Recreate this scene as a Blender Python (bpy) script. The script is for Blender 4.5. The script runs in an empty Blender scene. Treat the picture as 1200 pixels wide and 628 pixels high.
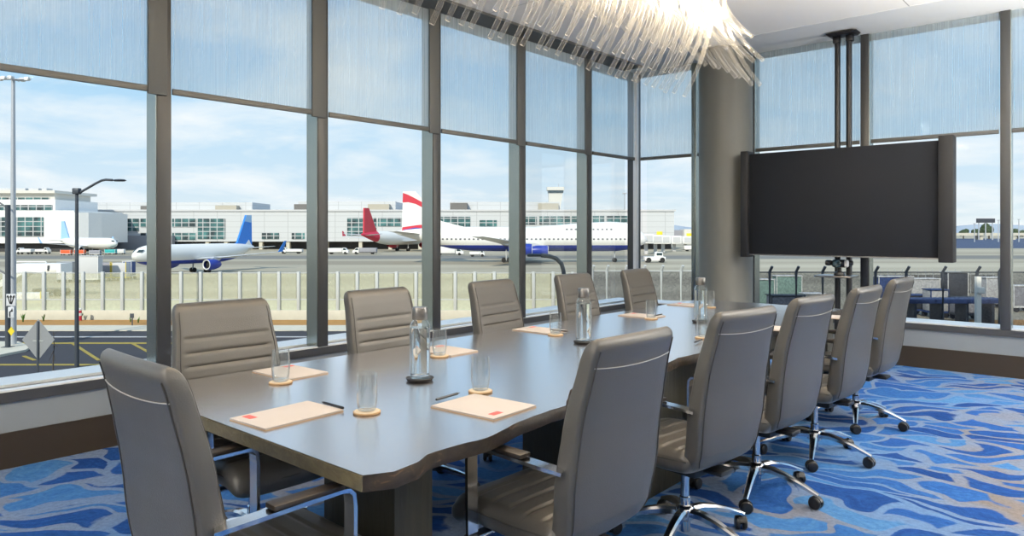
import bpy, bmesh, math, random
from mathutils import Vector, Matrix
random.seed(7)
SC = bpy.context.scene
COL = SC.collection
PI = math.pi
# ------------------------------------------------------------------ camera
F, HY, YAW, H = 829.06, 270.88, math.radians(41.118), 1.4
CY, SY = math.cos(YAW), math.sin(YAW)
cam = bpy.data.cameras.new('camera'); camo = bpy.data.objects.new('camera', cam); COL.objects.link(camo)
cam.sensor_width = 36; cam.lens = F*36/1200; cam.shift_y = -(314-HY)/1200
cam.clip_start = .05; cam.clip_end = 6000
camo.location = (0, 0, H); camo.rotation_euler = (PI/2, 0, YAW)
SC.camera = camo
SC.view_settings.view_transform = 'Standard'; SC.view_settings.look = 'None'
SC.view_settings.gamma = 1; SC.view_settings.exposure = 0.0; SC.view_settings.use_curve_mapping = False
SC.cycles.use_denoising = True
SC.cycles.max_bounces = 10; SC.cycles.transparent_max_bounces = 24; SC.cycles.transmission_bounces = 8
SC.cycles.sample_clamp_indirect = 6; SC.cycles.caustics_reflective = False; SC.cycles.caustics_refractive = False

def ext(r, d, z=0.0):            # site frame outside: r metres right, d metres away from the building corner
    return Vector((CY*r - SY*d, SY*r + CY*d, z))
def ground(px, y, z=0.0):        # site plan: where a sight line from the survey point meets height z
    a = (px-600)/F; d = F*(z-H)/(HY-y)
    return Vector(((-SY + a*CY)*d, (CY + a*SY)*d, z))
def rd(px, d): return (px-600)/F*d
def zz(y, d): return H - (y-HY)*d/F
GZ = H - 8.5                     # the airfield and street lie 7.1 m below the room's floor

# ------------------------------------------------------------------ materials
def mat(name, col, rough=.5, metal=0.0, noise=0.0, nscale=8.0, bump=0.0, bscale=200.0, spec=.5, coat=0.0, stretch=(1,1,1)):
    m = bpy.data.materials.new(name); m.use_nodes = True
    nt = m.node_tree; b = nt.nodes['Principled BSDF']
    b.inputs['Base Color'].default_value = (*col, 1); b.inputs['Roughness'].default_value = rough
    b.inputs['Metallic'].default_value = metal; b.inputs['Specular IOR Level'].default_value = spec
    b.inputs['Coat Weight'].default_value = coat
    tc = nt.nodes.new('ShaderNodeTexCoord'); mp = nt.nodes.new('ShaderNodeMapping'); mp.inputs['Scale'].default_value = stretch
    nt.links.new(tc.outputs['Object'], mp.inputs['Vector'])
    if noise:
        n = nt.nodes.new('ShaderNodeTexNoise'); n.inputs['Scale'].default_value = nscale; n.inputs['Detail'].default_value = 5
        nt.links.new(mp.outputs['Vector'], n.inputs['Vector'])
        mx = nt.nodes.new('ShaderNodeMix'); mx.data_type = 'RGBA'
        mx.inputs['A'].default_value = (*[c*(1-noise) for c in col], 1); mx.inputs['B'].default_value = (*[min(1, c*(1+noise)) for c in col], 1)
        nt.links.new(n.outputs['Fac'], mx.inputs['Factor']); nt.links.new(mx.outputs['Result'], b.inputs['Base Color'])
    if bump:
        n2 = nt.nodes.new('ShaderNodeTexNoise'); n2.inputs['Scale'].default_value = bscale; n2.inputs['Detail'].default_value = 3
        nt.links.new(mp.outputs['Vector'], n2.inputs['Vector'])
        bp = nt.nodes.new('ShaderNodeBump'); bp.inputs['Strength'].default_value = bump; bp.inputs['Distance'].default_value = .01
        nt.links.new(n2.outputs['Fac'], bp.inputs['Height']); nt.links.new(bp.outputs['Normal'], b.inputs['Normal'])
    return m
def node(nt, t, **kw):
    n = nt.nodes.new(t)
    for k, v in kw.items():
        if k.startswith('_'): setattr(n, k[1:], v)
        else: n.inputs[k].default_value = v
    return n
def blank(name):
    m = bpy.data.materials.new(name); m.use_nodes = True; nt = m.node_tree; nt.nodes.clear()
    return m, nt, nt.nodes.new('ShaderNodeOutputMaterial')
def ramp(nt, stops):
    r = nt.nodes.new('ShaderNodeValToRGB'); e = r.color_ramp.elements
    while len(e) < len(stops): e.new(.5)
    for el, (p, c) in zip(e, stops): el.position = p; el.color = (*c, 1) if len(c) == 3 else c
    return r

M = {}
M['leather'] = mat('taupe_leather', (.084, .0785, .0695), .34, noise=.07, nscale=5, bump=.12, bscale=260, spec=.5)
M['piping'] = mat('dark_piping', (.045, .042, .038), .5, noise=.1)
M['stitch'] = mat('pale_stitching', (.40, .385, .36), .6, noise=.1)
M['chrome'] = mat('polished_aluminium', (.72, .72, .73), .13, 1.0, noise=.03)
M['black'] = mat('black_plastic', (.012, .012, .013), .38, noise=.1)
M['padwood'] = mat('dark_wood_arm_pad', (.022, .015, .010), .42, noise=.3, nscale=14, stretch=(8, 1, 8))
M['mull'] = mat('bronze_grey_mullion', (.062, .063, .063), .42, .25, noise=.05)
M['mullside'] = mat('pale_lit_mullion', (.34, .37, .34), .22, .75, noise=.04)  # lighter than the mullion fronts: light on the reveals put into the colour
M['cover'] = mat('olive_grey_cover', (.092, .097, .094), .6, noise=.04)
M['hem'] = mat('grey_hem_bar', (.115, .115, .107), .5, .1, noise=.05)
M['sillmetal'] = mat('bright_aluminium_sill', (.93, .94, .95), .25, .0, noise=.02, spec=1.0)
M['silldark'] = mat('charcoal_sill_front', (.055, .057, .062), .45, .2, noise=.05)
M['wallgrey'] = mat('pale_grey_wall_paint', (.24, .265, .285), .65, noise=.03, bump=.03)
M['brownbase'] = mat('brown_base_panel', (.030, .020, .011), .5, noise=.15, nscale=3)
M['offwhite'] = mat('off_white_wall', (.72, .70, .66), .8, noise=.03)
M['pillar'] = mat('grey_plaster_column', (.125, .127, .112), .5, noise=.06, nscale=3)
M['tvblack'] = mat('matte_charcoal_screen', (.0115, .0135, .0175), .7, spec=.25, noise=.05)
M['tvcap'] = mat('black_speaker_cloth', (.012, .012, .013), .6, noise=.1, bump=.1)
M['polemetal'] = mat('black_powder_coat', (.012, .012, .014), .35, .2, noise=.05)
M['paper'] = mat('blush_notepad_paper', (.50, .455, .425), .8, noise=.03)
M['red'] = mat('coral_red_print', (.62, .10, .09), .7, noise=.05)
M['pen'] = mat('black_pen', (.02, .02, .02), .3, noise=.1)
M['coaster'] = mat('cork_coaster', (.55, .36, .19), .8, noise=.25, nscale=90, bump=.2)
M['coastertop'] = mat('cream_coaster_face', (.72, .60, .44), .7, noise=.05)
M['slate'] = mat('slate_coaster', (.03, .03, .032), .45, noise=.2, nscale=30)
M['capmetal'] = mat('brushed_steel_cap', (.24, .23, .22), .32, .9, noise=.06, nscale=40, stretch=(1, 1, 12))
M['canopy'] = mat('white_canopy_plate', (.75, .72, .67), .5, noise=.03)
M['white_letter'] = mat('white_print', (.8, .8, .8), .6, noise=.02)

def wood():
    m = mat('dark_walnut', (.10, .07, .045), .30, coat=.0)
    nt = m.node_tree; b = nt.nodes['Principled BSDF']
    tc = node(nt, 'ShaderNodeTexCoord'); mp = node(nt, 'ShaderNodeMapping'); mp.inputs['Scale'].default_value = (9, .8, 9)
    nt.links.new(tc.outputs['Object'], mp.inputs['Vector'])
    n = node(nt, 'ShaderNodeTexNoise', Scale=3.0, Detail=8.0, Roughness=.6, Distortion=.6); nt.links.new(mp.outputs['Vector'], n.inputs['Vector'])
    r = ramp(nt, [(.25, (.050, .030, .016)), (.55, (.10, .062, .034)), (.8, (.145, .095, .054))]); nt.links.new(n.outputs['Fac'], r.inputs['Fac'])
    nt.links.new(r.outputs['Color'], b.inputs['Base Color'])
    bp = node(nt, 'ShaderNodeBump', Strength=.08, Distance=.003); nt.links.new(n.outputs['Fac'], bp.inputs['Height']); nt.links.new(bp.outputs['Normal'], b.inputs['Normal'])
    gl = node(nt, 'ShaderNodeBsdfGlossy', Roughness=.27); gl.inputs['Color'].default_value = (.95, .97, 1, 1); lw = node(nt, 'ShaderNodeLayerWeight', Blend=.5)
    lr = ramp(nt, [(0, (.06,)*3), (.5, (.26,)*3), (.66, (.70,)*3), (.76, (.88,)*3), (.92, (.92,)*3)]); nt.links.new(lw.outputs['Facing'], lr.inputs['Fac'])
    ms = node(nt, 'ShaderNodeMixShader'); nt.links.new(lr.outputs['Color'], ms.inputs[0]); nt.links.new(b.outputs[0], ms.inputs[1]); nt.links.new(gl.outputs[0], ms.inputs[2])
    nt.links.new(ms.outputs[0], nt.nodes['Material Output'].inputs['Surface'])
    return m
M['wood'] = wood()
def edgewood(name, a, b_, c, sc, rough):
    m = mat(name, a, rough); nt = m.node_tree; b = nt.nodes['Principled BSDF']
    tc = node(nt, 'ShaderNodeTexCoord'); mp = node(nt, 'ShaderNodeMapping'); mp.inputs['Scale'].default_value = sc
    nt.links.new(tc.outputs['Object'], mp.inputs['Vector'])
    n = node(nt, 'ShaderNodeTexNoise', Scale=4.0, Detail=7.0, Roughness=.65, Distortion=.8); nt.links.new(mp.outputs['Vector'], n.inputs['Vector'])
    r = ramp(nt, [(.35, a), (.58, b_), (.8, c)]); nt.links.new(n.outputs['Fac'], r.inputs['Fac']); nt.links.new(r.outputs['Color'], b.inputs['Base Color'])
    bp = node(nt, 'ShaderNodeBump', Strength=.35, Distance=.01); nt.links.new(n.outputs['Fac'], bp.inputs['Height']); nt.links.new(bp.outputs['Normal'], b.inputs['Normal'])
    return m
M['bark'] = edgewood('live_edge_bark', (.016, .011, .006), (.040, .026, .013), (.30, .17, .07), (3, 3, 6), .5)
M['legwood'] = edgewood('stained_leg_wood', (.024, .0215, .012), (.036, .032, .018), (.05, .044, .025), (7, 7, .7), .5)
M['endwood'] = edgewood('sawn_end_grain', (.085, .07, .038), (.13, .108, .058), (.17, .14, .08), (5, 5, 9), .45)

def carpet():
    m = mat('blue_pebble_carpet', (.05, .2, .5), .95, spec=.1); nt = m.node_tree; b = nt.nodes['Principled BSDF']; L = nt.links.new
    tc = node(nt, 'ShaderNodeTexCoord'); mp = node(nt, 'ShaderNodeMapping'); mp.inputs['Rotation'].default_value = (0, 0, math.radians(-28)); L(tc.outputs['Object'], mp.inputs['Vector'])
    wn = node(nt, 'ShaderNodeTexNoise', Scale=1.3, Detail=2.0); L(mp.outputs['Vector'], wn.inputs['Vector'])
    sub = node(nt, 'ShaderNodeVectorMath', _operation='SUBTRACT'); L(wn.outputs['Color'], sub.inputs[0]); sub.inputs[1].default_value = (.5, .5, .5)
    sc = node(nt, 'ShaderNodeVectorMath', _operation='SCALE'); L(sub.outputs[0], sc.inputs[0]); sc.inputs['Scale'].default_value = 1.05
    add = node(nt, 'ShaderNodeVectorMath', _operation='ADD'); L(mp.outputs['Vector'], add.inputs[0]); L(sc.outputs[0], add.inputs[1])
    st = node(nt, 'ShaderNodeMapping'); st.inputs['Scale'].default_value = (2.3, 6.0, 1); L(add.outputs[0], st.inputs['Vector'])
    ve = node(nt, 'ShaderNodeTexVoronoi', _feature='DISTANCE_TO_EDGE', _voronoi_dimensions='2D', Scale=1.0); L(st.outputs['Vector'], ve.inputs['Vector'])
    vc = node(nt, 'ShaderNodeTexVoronoi', _feature='F1', _voronoi_dimensions='2D', Scale=1.0); L(st.outputs['Vector'], vc.inputs['Vector'])
    tn = node(nt, 'ShaderNodeTexNoise', Scale=.9, Detail=2.0); L(mp.outputs['Vector'], tn.inputs['Vector'])
    th = node(nt, 'ShaderNodeMapRange'); L(tn.outputs['Fac'], th.inputs['Value'])
    for k, v in (('From Min', .35), ('From Max', .7), ('To Min', .04), ('To Max', .27)): th.inputs[k].default_value = v
    dv = node(nt, 'ShaderNodeMath', _operation='DIVIDE'); L(ve.outputs['Distance'], dv.inputs[0]); L(th.outputs[0], dv.inputs[1])
    er = ramp(nt, [(.86, (0, 0, 0)), (1.0, (1, 1, 1))]); er.color_ramp.elements[0].position = .70; en = node(nt, 'ShaderNodeTexNoise', Scale=22.0, Detail=4.0, Roughness=.7); L(tc.outputs['Object'], en.inputs['Vector'])
    ea = node(nt, 'ShaderNodeMath', _operation='MULTIPLY_ADD'); L(en.outputs['Fac'], ea.inputs[0]); ea.inputs[1].default_value = .7; ea.inputs[2].default_value = -.35
    eb = node(nt, 'ShaderNodeMath', _operation='ADD'); L(dv.outputs[0], eb.inputs[0]); L(ea.outputs[0], eb.inputs[1]); L(eb.outputs[0], er.inputs['Fac'])
    sep = node(nt, 'ShaderNodeSeparateColor'); L(vc.outputs['Color'], sep.inputs[0])
    fine = node(nt, 'ShaderNodeTexNoise', Scale=7.0, Detail=6.0, Roughness=.7); L(st.outputs['Vector'], fine.inputs['Vector'])
    mixv = node(nt, 'ShaderNodeMath', _operation='MULTIPLY_ADD'); L(fine.outputs['Fac'], mixv.inputs[0]); mixv.inputs[1].default_value = .55
    s2 = node(nt, 'ShaderNodeMath', _operation='MULTIPLY'); L(sep.outputs[0], s2.inputs[0]); s2.inputs[1].default_value = .62; L(s2.outputs[0], mixv.inputs[2])
    cr = ramp(nt, [(.25, (.009, .042, .175)), (.5, (.018, .080, .28)), (.74, (.040, .145, .37)), (.98, (.095, .24, .45))]); L(mixv.outputs[0], cr.inputs['Fac'])
    tan = node(nt, 'ShaderNodeTexNoise', Scale=.75, Detail=3.0); L(add.outputs[0], tan.inputs['Vector'])
    vr = ramp(nt, [(.40, (.11, .21, .40)), (.54, (.165, .215, .32)), (.66, (.19, .17, .165))]); L(tan.outputs['Fac'], vr.inputs['Fac'])
    mx = node(nt, 'ShaderNodeMix', _data_type='RGBA'); L(er.outputs['Color'], mx.inputs['Factor']); L(vr.outputs['Color'], mx.inputs['A']); L(cr.outputs['Color'], mx.inputs['B'])
    wear = node(nt, 'ShaderNodeTexNoise', Scale=38.0, Detail=6.0, Roughness=.75); L(tc.outputs['Object'], wear.inputs['Vector'])
    wm = node(nt, 'ShaderNodeMapRange'); L(wear.outputs['Fac'], wm.inputs['Value'])
    for k, v in (('From Min', .3), ('From Max', .7), ('To Min', .74), ('To Max', 1.2)): wm.inputs[k].default_value = v
    wx = node(nt, 'ShaderNodeVectorMath', _operation='SCALE'); L(mx.outputs['Result'], wx.inputs[0]); L(wm.outputs[0], wx.inputs['Scale'])
    L(wx.outputs[0], b.inputs['Base Color'])
    pile = node(nt, 'ShaderNodeTexNoise', Scale=260.0, Detail=2.0); L(tc.outputs['Object'], pile.inputs['Vector'])
    bp = node(nt, 'ShaderNodeBump', Strength=.35, Distance=.004); L(pile.outputs['Fac'], bp.inputs['Height']); L(bp.outputs['Normal'], b.inputs['Normal'])
    return m
M['carpet'] = carpet()

def paneglass():
    m, nt, out = blank('window_glass'); L = nt.links.new
    t = node(nt, 'ShaderNodeBsdfTransparent'); t.inputs['Color'].default_value = (.97, .985, .98, 1)
    g = node(nt, 'ShaderNodeBsdfGlossy', Roughness=.02); fr = node(nt, 'ShaderNodeFresnel', IOR=1.3)
    k = node(nt, 'ShaderNodeMath', _operation='MULTIPLY'); L(fr.outputs[0], k.inputs[0]); k.inputs[1].default_value = .14
    mx = node(nt, 'ShaderNodeMixShader'); L(k.outputs[0], mx.inputs[0]); L(t.outputs[0], mx.inputs[1]); L(g.outputs[0], mx.inputs[2]); L(mx.outputs[0], out.inputs[0])
    return m
M['pane'] = paneglass()
def thinglass(name, tint, edge, rough=.03, edgecol=(.75, .78, .78), blend=.45, lo=.05, hi=.75, p0=.45):
    m, nt, out = blank(name); L = nt.links.new
    t = node(nt, 'ShaderNodeBsdfTransparent'); t.inputs['Color'].default_value = (*tint, 1)
    g = node(nt, 'ShaderNodeBsdfGlossy', Roughness=rough); g.inputs['Color'].default_value = (.95, .95, .95, 1)
    d = node(nt, 'ShaderNodeBsdfDiffuse'); d.inputs['Color'].default_value = (*edgecol, 1)
    tl = node(nt, 'ShaderNodeBsdfTranslucent'); tl.inputs['Color'].default_value = (*edgecol, 1)
    ds = node(nt, 'ShaderNodeMixShader'); ds.inputs[0].default_value = .5; L(d.outputs[0], ds.inputs[1]); L(tl.outputs[0], ds.inputs[2])
    gd = node(nt, 'ShaderNodeMixShader'); gd.inputs[0].default_value = edge; L(g.outputs[0], gd.inputs[1]); L(ds.outputs[0], gd.inputs[2])
    lw = node(nt, 'ShaderNodeLayerWeight', Blend=blend)
    r = ramp(nt, [(p0, (lo,)*3), (.96, (hi,)*3)]); L(lw.outputs['Facing'], r.inputs['Fac'])
    mx = node(nt, 'ShaderNodeMixShader'); L(r.outputs['Color'], mx.inputs[0]); L(t.outputs[0], mx.inputs[1]); L(gd.outputs[0], mx.inputs[2]); L(mx.outputs[0], out.inputs[0])
    return m
M['tumbler'] = thinglass('clear_tumbler_glass', (.94, .955, .955), .22, hi=.95, lo=.07, p0=.32)
M['bottle'] = thinglass('clear_bottle_glass', (.97, .985, .985), .15, hi=.8, lo=.03)
M['rod'] = thinglass('clear_acrylic_rod', (.97, .965, .95), .55, .12, (.97, .95, .91), .45, .07, .92)
def water():
    m, nt, out = blank('still_water')
    g = node(nt, 'ShaderNodeBsdfGlass', IOR=1.33, Roughness=0.0); g.inputs['Color'].default_value = (.98, .99, 1, 1)
    nt.links.new(g.outputs[0], out.inputs[0]); return m
M['water'] = water()
def shade():
    m, nt, out = blank('sheer_striped_shade'); L = nt.links.new
    tc = node(nt, 'ShaderNodeTexCoord'); mp = node(nt, 'ShaderNodeMapping'); mp.inputs['Scale'].default_value = (80, 80, .5); L(tc.outputs['Object'], mp.inputs['Vector'])
    n = node(nt, 'ShaderNodeTexNoise', Scale=1.0, Detail=4.0, Roughness=.75); L(mp.outputs['Vector'], n.inputs['Vector'])
    r = ramp(nt, [(.34, (.22,)*3), (.55, (.33,)*3), (.74, (.50,)*3)]); L(n.outputs['Fac'], r.inputs['Fac'])
    t = node(nt, 'ShaderNodeBsdfTransparent'); t.inputs['Color'].default_value = (.90, .97, 1.0, 1)
    d = node(nt, 'ShaderNodeBsdfDiffuse'); d.inputs['Color'].default_value = (.86, .87, .88, 1)
    tl = node(nt, 'ShaderNodeBsdfTranslucent'); tl.inputs['Color'].default_value = (.97, .97, .98, 1)
    a = node(nt, 'ShaderNodeMixShader'); a.inputs[0].default_value = .65; L(d.outputs[0], a.inputs[1]); L(tl.outputs[0], a.inputs[2])
    mx = node(nt, 'ShaderNodeMixShader'); L(r.outputs['Color'], mx.inputs[0]); L(t.outputs[0], mx.inputs[1]); L(a.outputs[0], mx.inputs[2]); L(mx.outputs[0], out.inputs[0])
    return m
M['shade'] = shade()
def glow(name, col, s):
    m, nt, out = blank(name); e = node(nt, 'ShaderNodeEmission', Strength=s); e.inputs['Color'].default_value = (*col, 1)
    nt.links.new(e.outputs[0], out.inputs[0]); return m
M['bulb'] = glow('warm_bulb', (1, .66, .30), 5)
def mesh_fabric(name, col, fac, grid):
    m, nt, out = blank(name); L = nt.links.new
    t = node(nt, 'ShaderNodeBsdfTransparent'); d = node(nt, 'ShaderNodeBsdfDiffuse'); d.inputs['Color'].default_value = (*col, 1)
    tc = node(nt, 'ShaderNodeTexCoord'); n = node(nt, 'ShaderNodeTexNoise', Scale=grid, Detail=1.0); L(tc.outputs['Object'], n.inputs['Vector'])
    mr = node(nt, 'ShaderNodeMapRange'); L(n.outputs['Fac'], mr.inputs['Value'])
    for k, v in (('From Min', .3), ('From Max', .7), ('To Min', max(0, fac-.05)), ('To Max', min(1, fac+.05))): mr.inputs[k].default_value = v
    mx = node(nt, 'ShaderNodeMixShader'); L(mr.outputs[0], mx.inputs[0]); L(t.outputs[0], mx.inputs[1]); L(d.outputs[0], mx.inputs[2]); L(mx.outputs[0], out.inputs[0])
    return m
M['fmesh'] = mesh_fabric('pale_weld_mesh', (.62, .62, .42), .28, 3)
M['fslat'] = mesh_fabric('pale_slat_panel', (.60, .62, .48), .72, 3)
M['chain'] = mesh_fabric('dark_chain_link', (.05, .05, .06), .30, 6)
# outdoors
M['white'] = mat('white_paint', (.82, .81, .78), .45, noise=.04, nscale=1)
M['concrete'] = mat('pale_concrete', (.60, .56, .46), .85, noise=.12, nscale=1.5)
M['clad'] = mat('pale_metal_cladding', (.56, .56, .56), .6, noise=.04, nscale=.2)
M['cream'] = mat('cream_render', (.70, .67, .60), .7, noise=.04, nscale=.2)
M['louvre'] = mat('dark_louvre', (.16, .15, .14), .6, noise=.2, nscale=3, stretch=(6, 6, .2))
M['louvretan'] = mat('tan_louvre', (.44, .40, .32), .6, noise=.2, nscale=3, stretch=(6, 6, .2))
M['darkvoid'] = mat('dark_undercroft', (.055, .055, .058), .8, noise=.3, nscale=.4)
M['steelpost'] = mat('pale_grey_post', (.50, .52, .51), .5, noise=.05)
M['darkpost'] = mat('dark_grey_post', (.055, .06, .07), .5, noise=.05)
M['galv'] = mat('galvanised_pole', (.48, .50, .53), .4, .3, noise=.08)
M['lampgrey'] = mat('slate_lamp_post', (.06, .07, .085), .45, .2, noise=.05)
M['yellow'] = mat('faded_yellow_paint', (.34, .26, .045), .8, noise=.3, nscale=2)
M['linewhite'] = mat('worn_white_paint', (.5, .5, .5), .8, noise=.2, nscale=2)
M['yellowbright'] = mat('safety_yellow', (.80, .60, .03), .5, noise=.06)
M['signgrey'] = mat('sign_back_aluminium', (.30, .31, .32), .5, .2, noise=.06)
M['signwhite'] = mat('white_sign_sheet', (.62, .63, .66), .5, noise=.04)
M['signyellow'] = mat('yellow_sign_sheet', (.72, .56, .03), .5, noise=.04)
M['navy'] = mat('navy_gloss', (.022, .05, .36), .35, noise=.04)
M['redpaint'] = mat('red_gloss', (.60, .035, .06), .4, noise=.06)
M['bluetail'] = mat('sky_blue_gloss', (.03, .22, .72), .4, noise=.08, nscale=1)
M['palebluetail'] = mat('pale_blue_gloss', (.33, .55, .82), .4, noise=.04)
M['tyre'] = mat('black_rubber', (.02, .02, .02), .8, noise=.1)
M['glassdark'] = mat('dark_glazing', (.03, .055, .065), .15, noise=.2, nscale=.5)
M['wing'] = mat('pale_grey_wing', (.60, .61, .61), .4, noise=.05)
M['containergreen'] = mat('faded_green_panel', (.22, .34, .30), .6, noise=.1)
M['containergrey'] = mat('grey_container', (.30, .30, .33), .6, noise=.1)
M['bluecart'] = mat('blue_steel', (.04, .075, .22), .5, noise=.1)
M['weed'] = mat('green_weeds', (.09, .20, .04), .8, noise=.3, nscale=10)
M['tree'] = mat('dark_green_leaves', (.05, .075, .035), .9, noise=.4, nscale=.3)
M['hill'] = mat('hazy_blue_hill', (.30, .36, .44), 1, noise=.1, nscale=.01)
M['dirt'] = mat('orange_brown_dirt', (.42, .22, .065), .95, noise=.25, nscale=1.2)
M['asphalt'] = mat('shaded_asphalt', (.036, .036, .045), .9, noise=.15, nscale=.7)  # dark road surface, with the building's shade put into the colour
M['bluepatch'] = mat('slate_apron', (.05, .075, .14), .9, noise=.1, nscale=.02)
M['orange'] = mat('orange_plastic', (.80, .12, .03), .5, noise=.05)
M['teal'] = mat('teal_panel', (.03, .42, .42), .5, noise=.05)
def tarmac():
    m = mat('sunlit_tarmac', (.4, .37, .29), .92); nt = m.node_tree; b = nt.nodes['Principled BSDF']; L = nt.links.new
    tc = node(nt, 'ShaderNodeTexCoord'); mp = node(nt, 'ShaderNodeMapping'); mp.inputs['Scale'].default_value = (.004, .045, 1); L(tc.outputs['Object'], mp.inputs['Vector'])
    n = node(nt, 'ShaderNodeTexNoise', Scale=1.0, Detail=5.0); L(mp.outputs['Vector'], n.inputs['Vector'])
    r = ramp(nt, [(.36, (.29, .25, .18)), (.5, (.38, .335, .245)), (.66, (.47, .42, .31))]); L(n.outputs['Fac'], r.inputs['Fac']); L(r.outputs['Color'], b.inputs['Base Color'])
    return m
M['tarmac'] = tarmac()
def glazing():
    m = mat('terminal_glazing', (.05, .1, .11), .12); nt = m.node_tree; b = nt.nodes['Principled BSDF']; L = nt.links.new
    tc = node(nt, 'ShaderNodeTexCoord'); sp = node(nt, 'ShaderNodeSeparateXYZ'); L(tc.outputs['Object'], sp.inputs[0])
    def lines(o, per, w):
        a = node(nt, 'ShaderNodeMath', _operation='DIVIDE'); L(sp.outputs[o], a.inputs[0]); a.inputs[1].default_value = per
        f = node(nt, 'ShaderNodeMath', _operation='FRACT'); L(a.outputs[0], f.inputs[0])
        g = node(nt, 'ShaderNodeMath', _operation='LESS_THAN'); L(f.outputs[0], g.inputs[0]); g.inputs[1].default_value = w
        return g
    v, h = lines('X', 3.3, .12), lines('Z', 2.05, .17)
    mxm = node(nt, 'ShaderNodeMath', _operation='MAXIMUM'); L(v.outputs[0], mxm.inputs[0]); L(h.outputs[0], mxm.inputs[1])
    n = node(nt, 'ShaderNodeTexNoise', Scale=.22, Detail=1.0); L(tc.outputs['Object'], n.inputs['Vector'])
    r = ramp(nt, [(.38, (.035, .05, .055)), (.6, (.07, .17, .17)), (.75, (.10, .26, .25))]); L(n.outputs['Fac'], r.inputs['Fac'])
    mx = node(nt, 'ShaderNodeMix', _data_type='RGBA'); L(mxm.outputs[0], mx.inputs['Factor']); L(r.outputs['Color'], mx.inputs['A']); mx.inputs['B'].default_value = (.5, .5, .5, 1)
    L(mx.outputs['Result'], b.inputs['Base Color']); return m
M['glazing'] = glazing()
def cladding(name, col):
    m = mat(name, col, .6); nt = m.node_tree; b = nt.nodes['Principled BSDF']; L = nt.links.new
    tc = node(nt, 'ShaderNodeTexCoord'); sp = node(nt, 'ShaderNodeSeparateXYZ'); L(tc.outputs['Object'], sp.inputs[0])
    def lines(o, per, w):
        a = node(nt, 'ShaderNodeMath', _operation='DIVIDE'); L(sp.outputs[o], a.inputs[0]); a.inputs[1].default_value = per
        f = node(nt, 'ShaderNodeMath', _operation='FRACT'); L(a.outputs[0], f.inputs[0])
        g = node(nt, 'ShaderNodeMath', _operation='LESS_THAN'); L(f.outputs[0], g.inputs[0]); g.inputs[1].default_value = w
        return g
    v, h = lines('X', 11.0, .03), lines('Z', 2.6, .07)
    mxm = node(nt, 'ShaderNodeMath', _operation='MAXIMUM'); L(v.outputs[0], mxm.inputs[0]); L(h.outputs[0], mxm.inputs[1])
    mx = node(nt, 'ShaderNodeMix', _data_type='RGBA'); L(mxm.outputs[0], mx.inputs['Factor']); mx.inputs['A'].default_value = (*col, 1); mx.inputs['B'].default_value = (*[c*.78 for c in col], 1)
    L(mx.outputs['Result'], b.inputs['Base Color']); return m
M['cladding'] = cladding('seamed_cladding', (.57, .58, .585))
def fuselage_paint(name, belly, zb, win=None, tail=None):
    # white body, coloured belly below zb, rows of small dark windows: (z, height, x0, x1)
    m = mat(name, (.80, .79, .75), .4); nt = m.node_tree; b = nt.nodes['Principled BSDF']; L = nt.links.new
    tc = node(nt, 'ShaderNodeTexCoord'); sp = node(nt, 'ShaderNodeSeparateXYZ'); L(tc.outputs['Object'], sp.inputs[0])
    lt = node(nt, 'ShaderNodeMath', _operation='LESS_THAN'); L(sp.outputs['Z'], lt.inputs[0]); lt.inputs[1].default_value = zb
    mx = node(nt, 'ShaderNodeMix', _data_type='RGBA'); L(lt.outputs[0], mx.inputs['Factor']); mx.inputs['A'].default_value = (.80, .79, .75, 1); mx.inputs['B'].default_value = (*belly, 1)
    last = mx
    for (z, h, x0, x1) in (win or []):
        def cmp(o, v, w):
            c = node(nt, 'ShaderNodeMath', _operation='COMPARE'); L(sp.outputs[o], c.inputs[0]); c.inputs[1].default_value = v; c.inputs[2].default_value = w; return c
        a = cmp('Z', z, h/2); x = cmp('X', (x0+x1)/2, (x1-x0)/2)
        d = node(nt, 'ShaderNodeMath', _operation='DIVIDE'); L(sp.outputs['X'], d.inputs[0]); d.inputs[1].default_value = 1.2
        f = node(nt, 'ShaderNodeMath', _operation='FRACT'); L(d.outputs[0], f.inputs[0])
        g = node(nt, 'ShaderNodeMath', _operation='LESS_THAN'); L(f.outputs[0], g.inputs[0]); g.inputs[1].default_value = .45
        p = node(nt, 'ShaderNodeMath', _operation='MULTIPLY'); L(a.outputs[0], p.inputs[0]); L(x.outputs[0], p.inputs[1])
        q = node(nt, 'ShaderNodeMath', _operation='MULTIPLY'); L(p.outputs[0], q.inputs[0]); L(g.outputs[0], q.inputs[1])
        m2 = node(nt, 'ShaderNodeMix', _data_type='RGBA'); L(q.outputs[0], m2.inputs['Factor']); L(last.outputs['Result'], m2.inputs['A']); m2.inputs['B'].default_value = (.12, .12, .14, 1); last = m2
    if tail:
        g = node(nt, 'ShaderNodeMath', _operation='LESS_THAN'); L(sp.outputs['X'], g.inputs[0]); g.inputs[1].default_value = tail[0]
        m3 = node(nt, 'ShaderNodeMix', _data_type='RGBA'); L(g.outputs[0], m3.inputs['Factor']); L(last.outputs['Result'], m3.inputs['A']); m3.inputs['B'].default_value = (*tail[1], 1); last = m3
    L(last.outputs['Result'], b.inputs['Base Color']); return m

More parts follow.
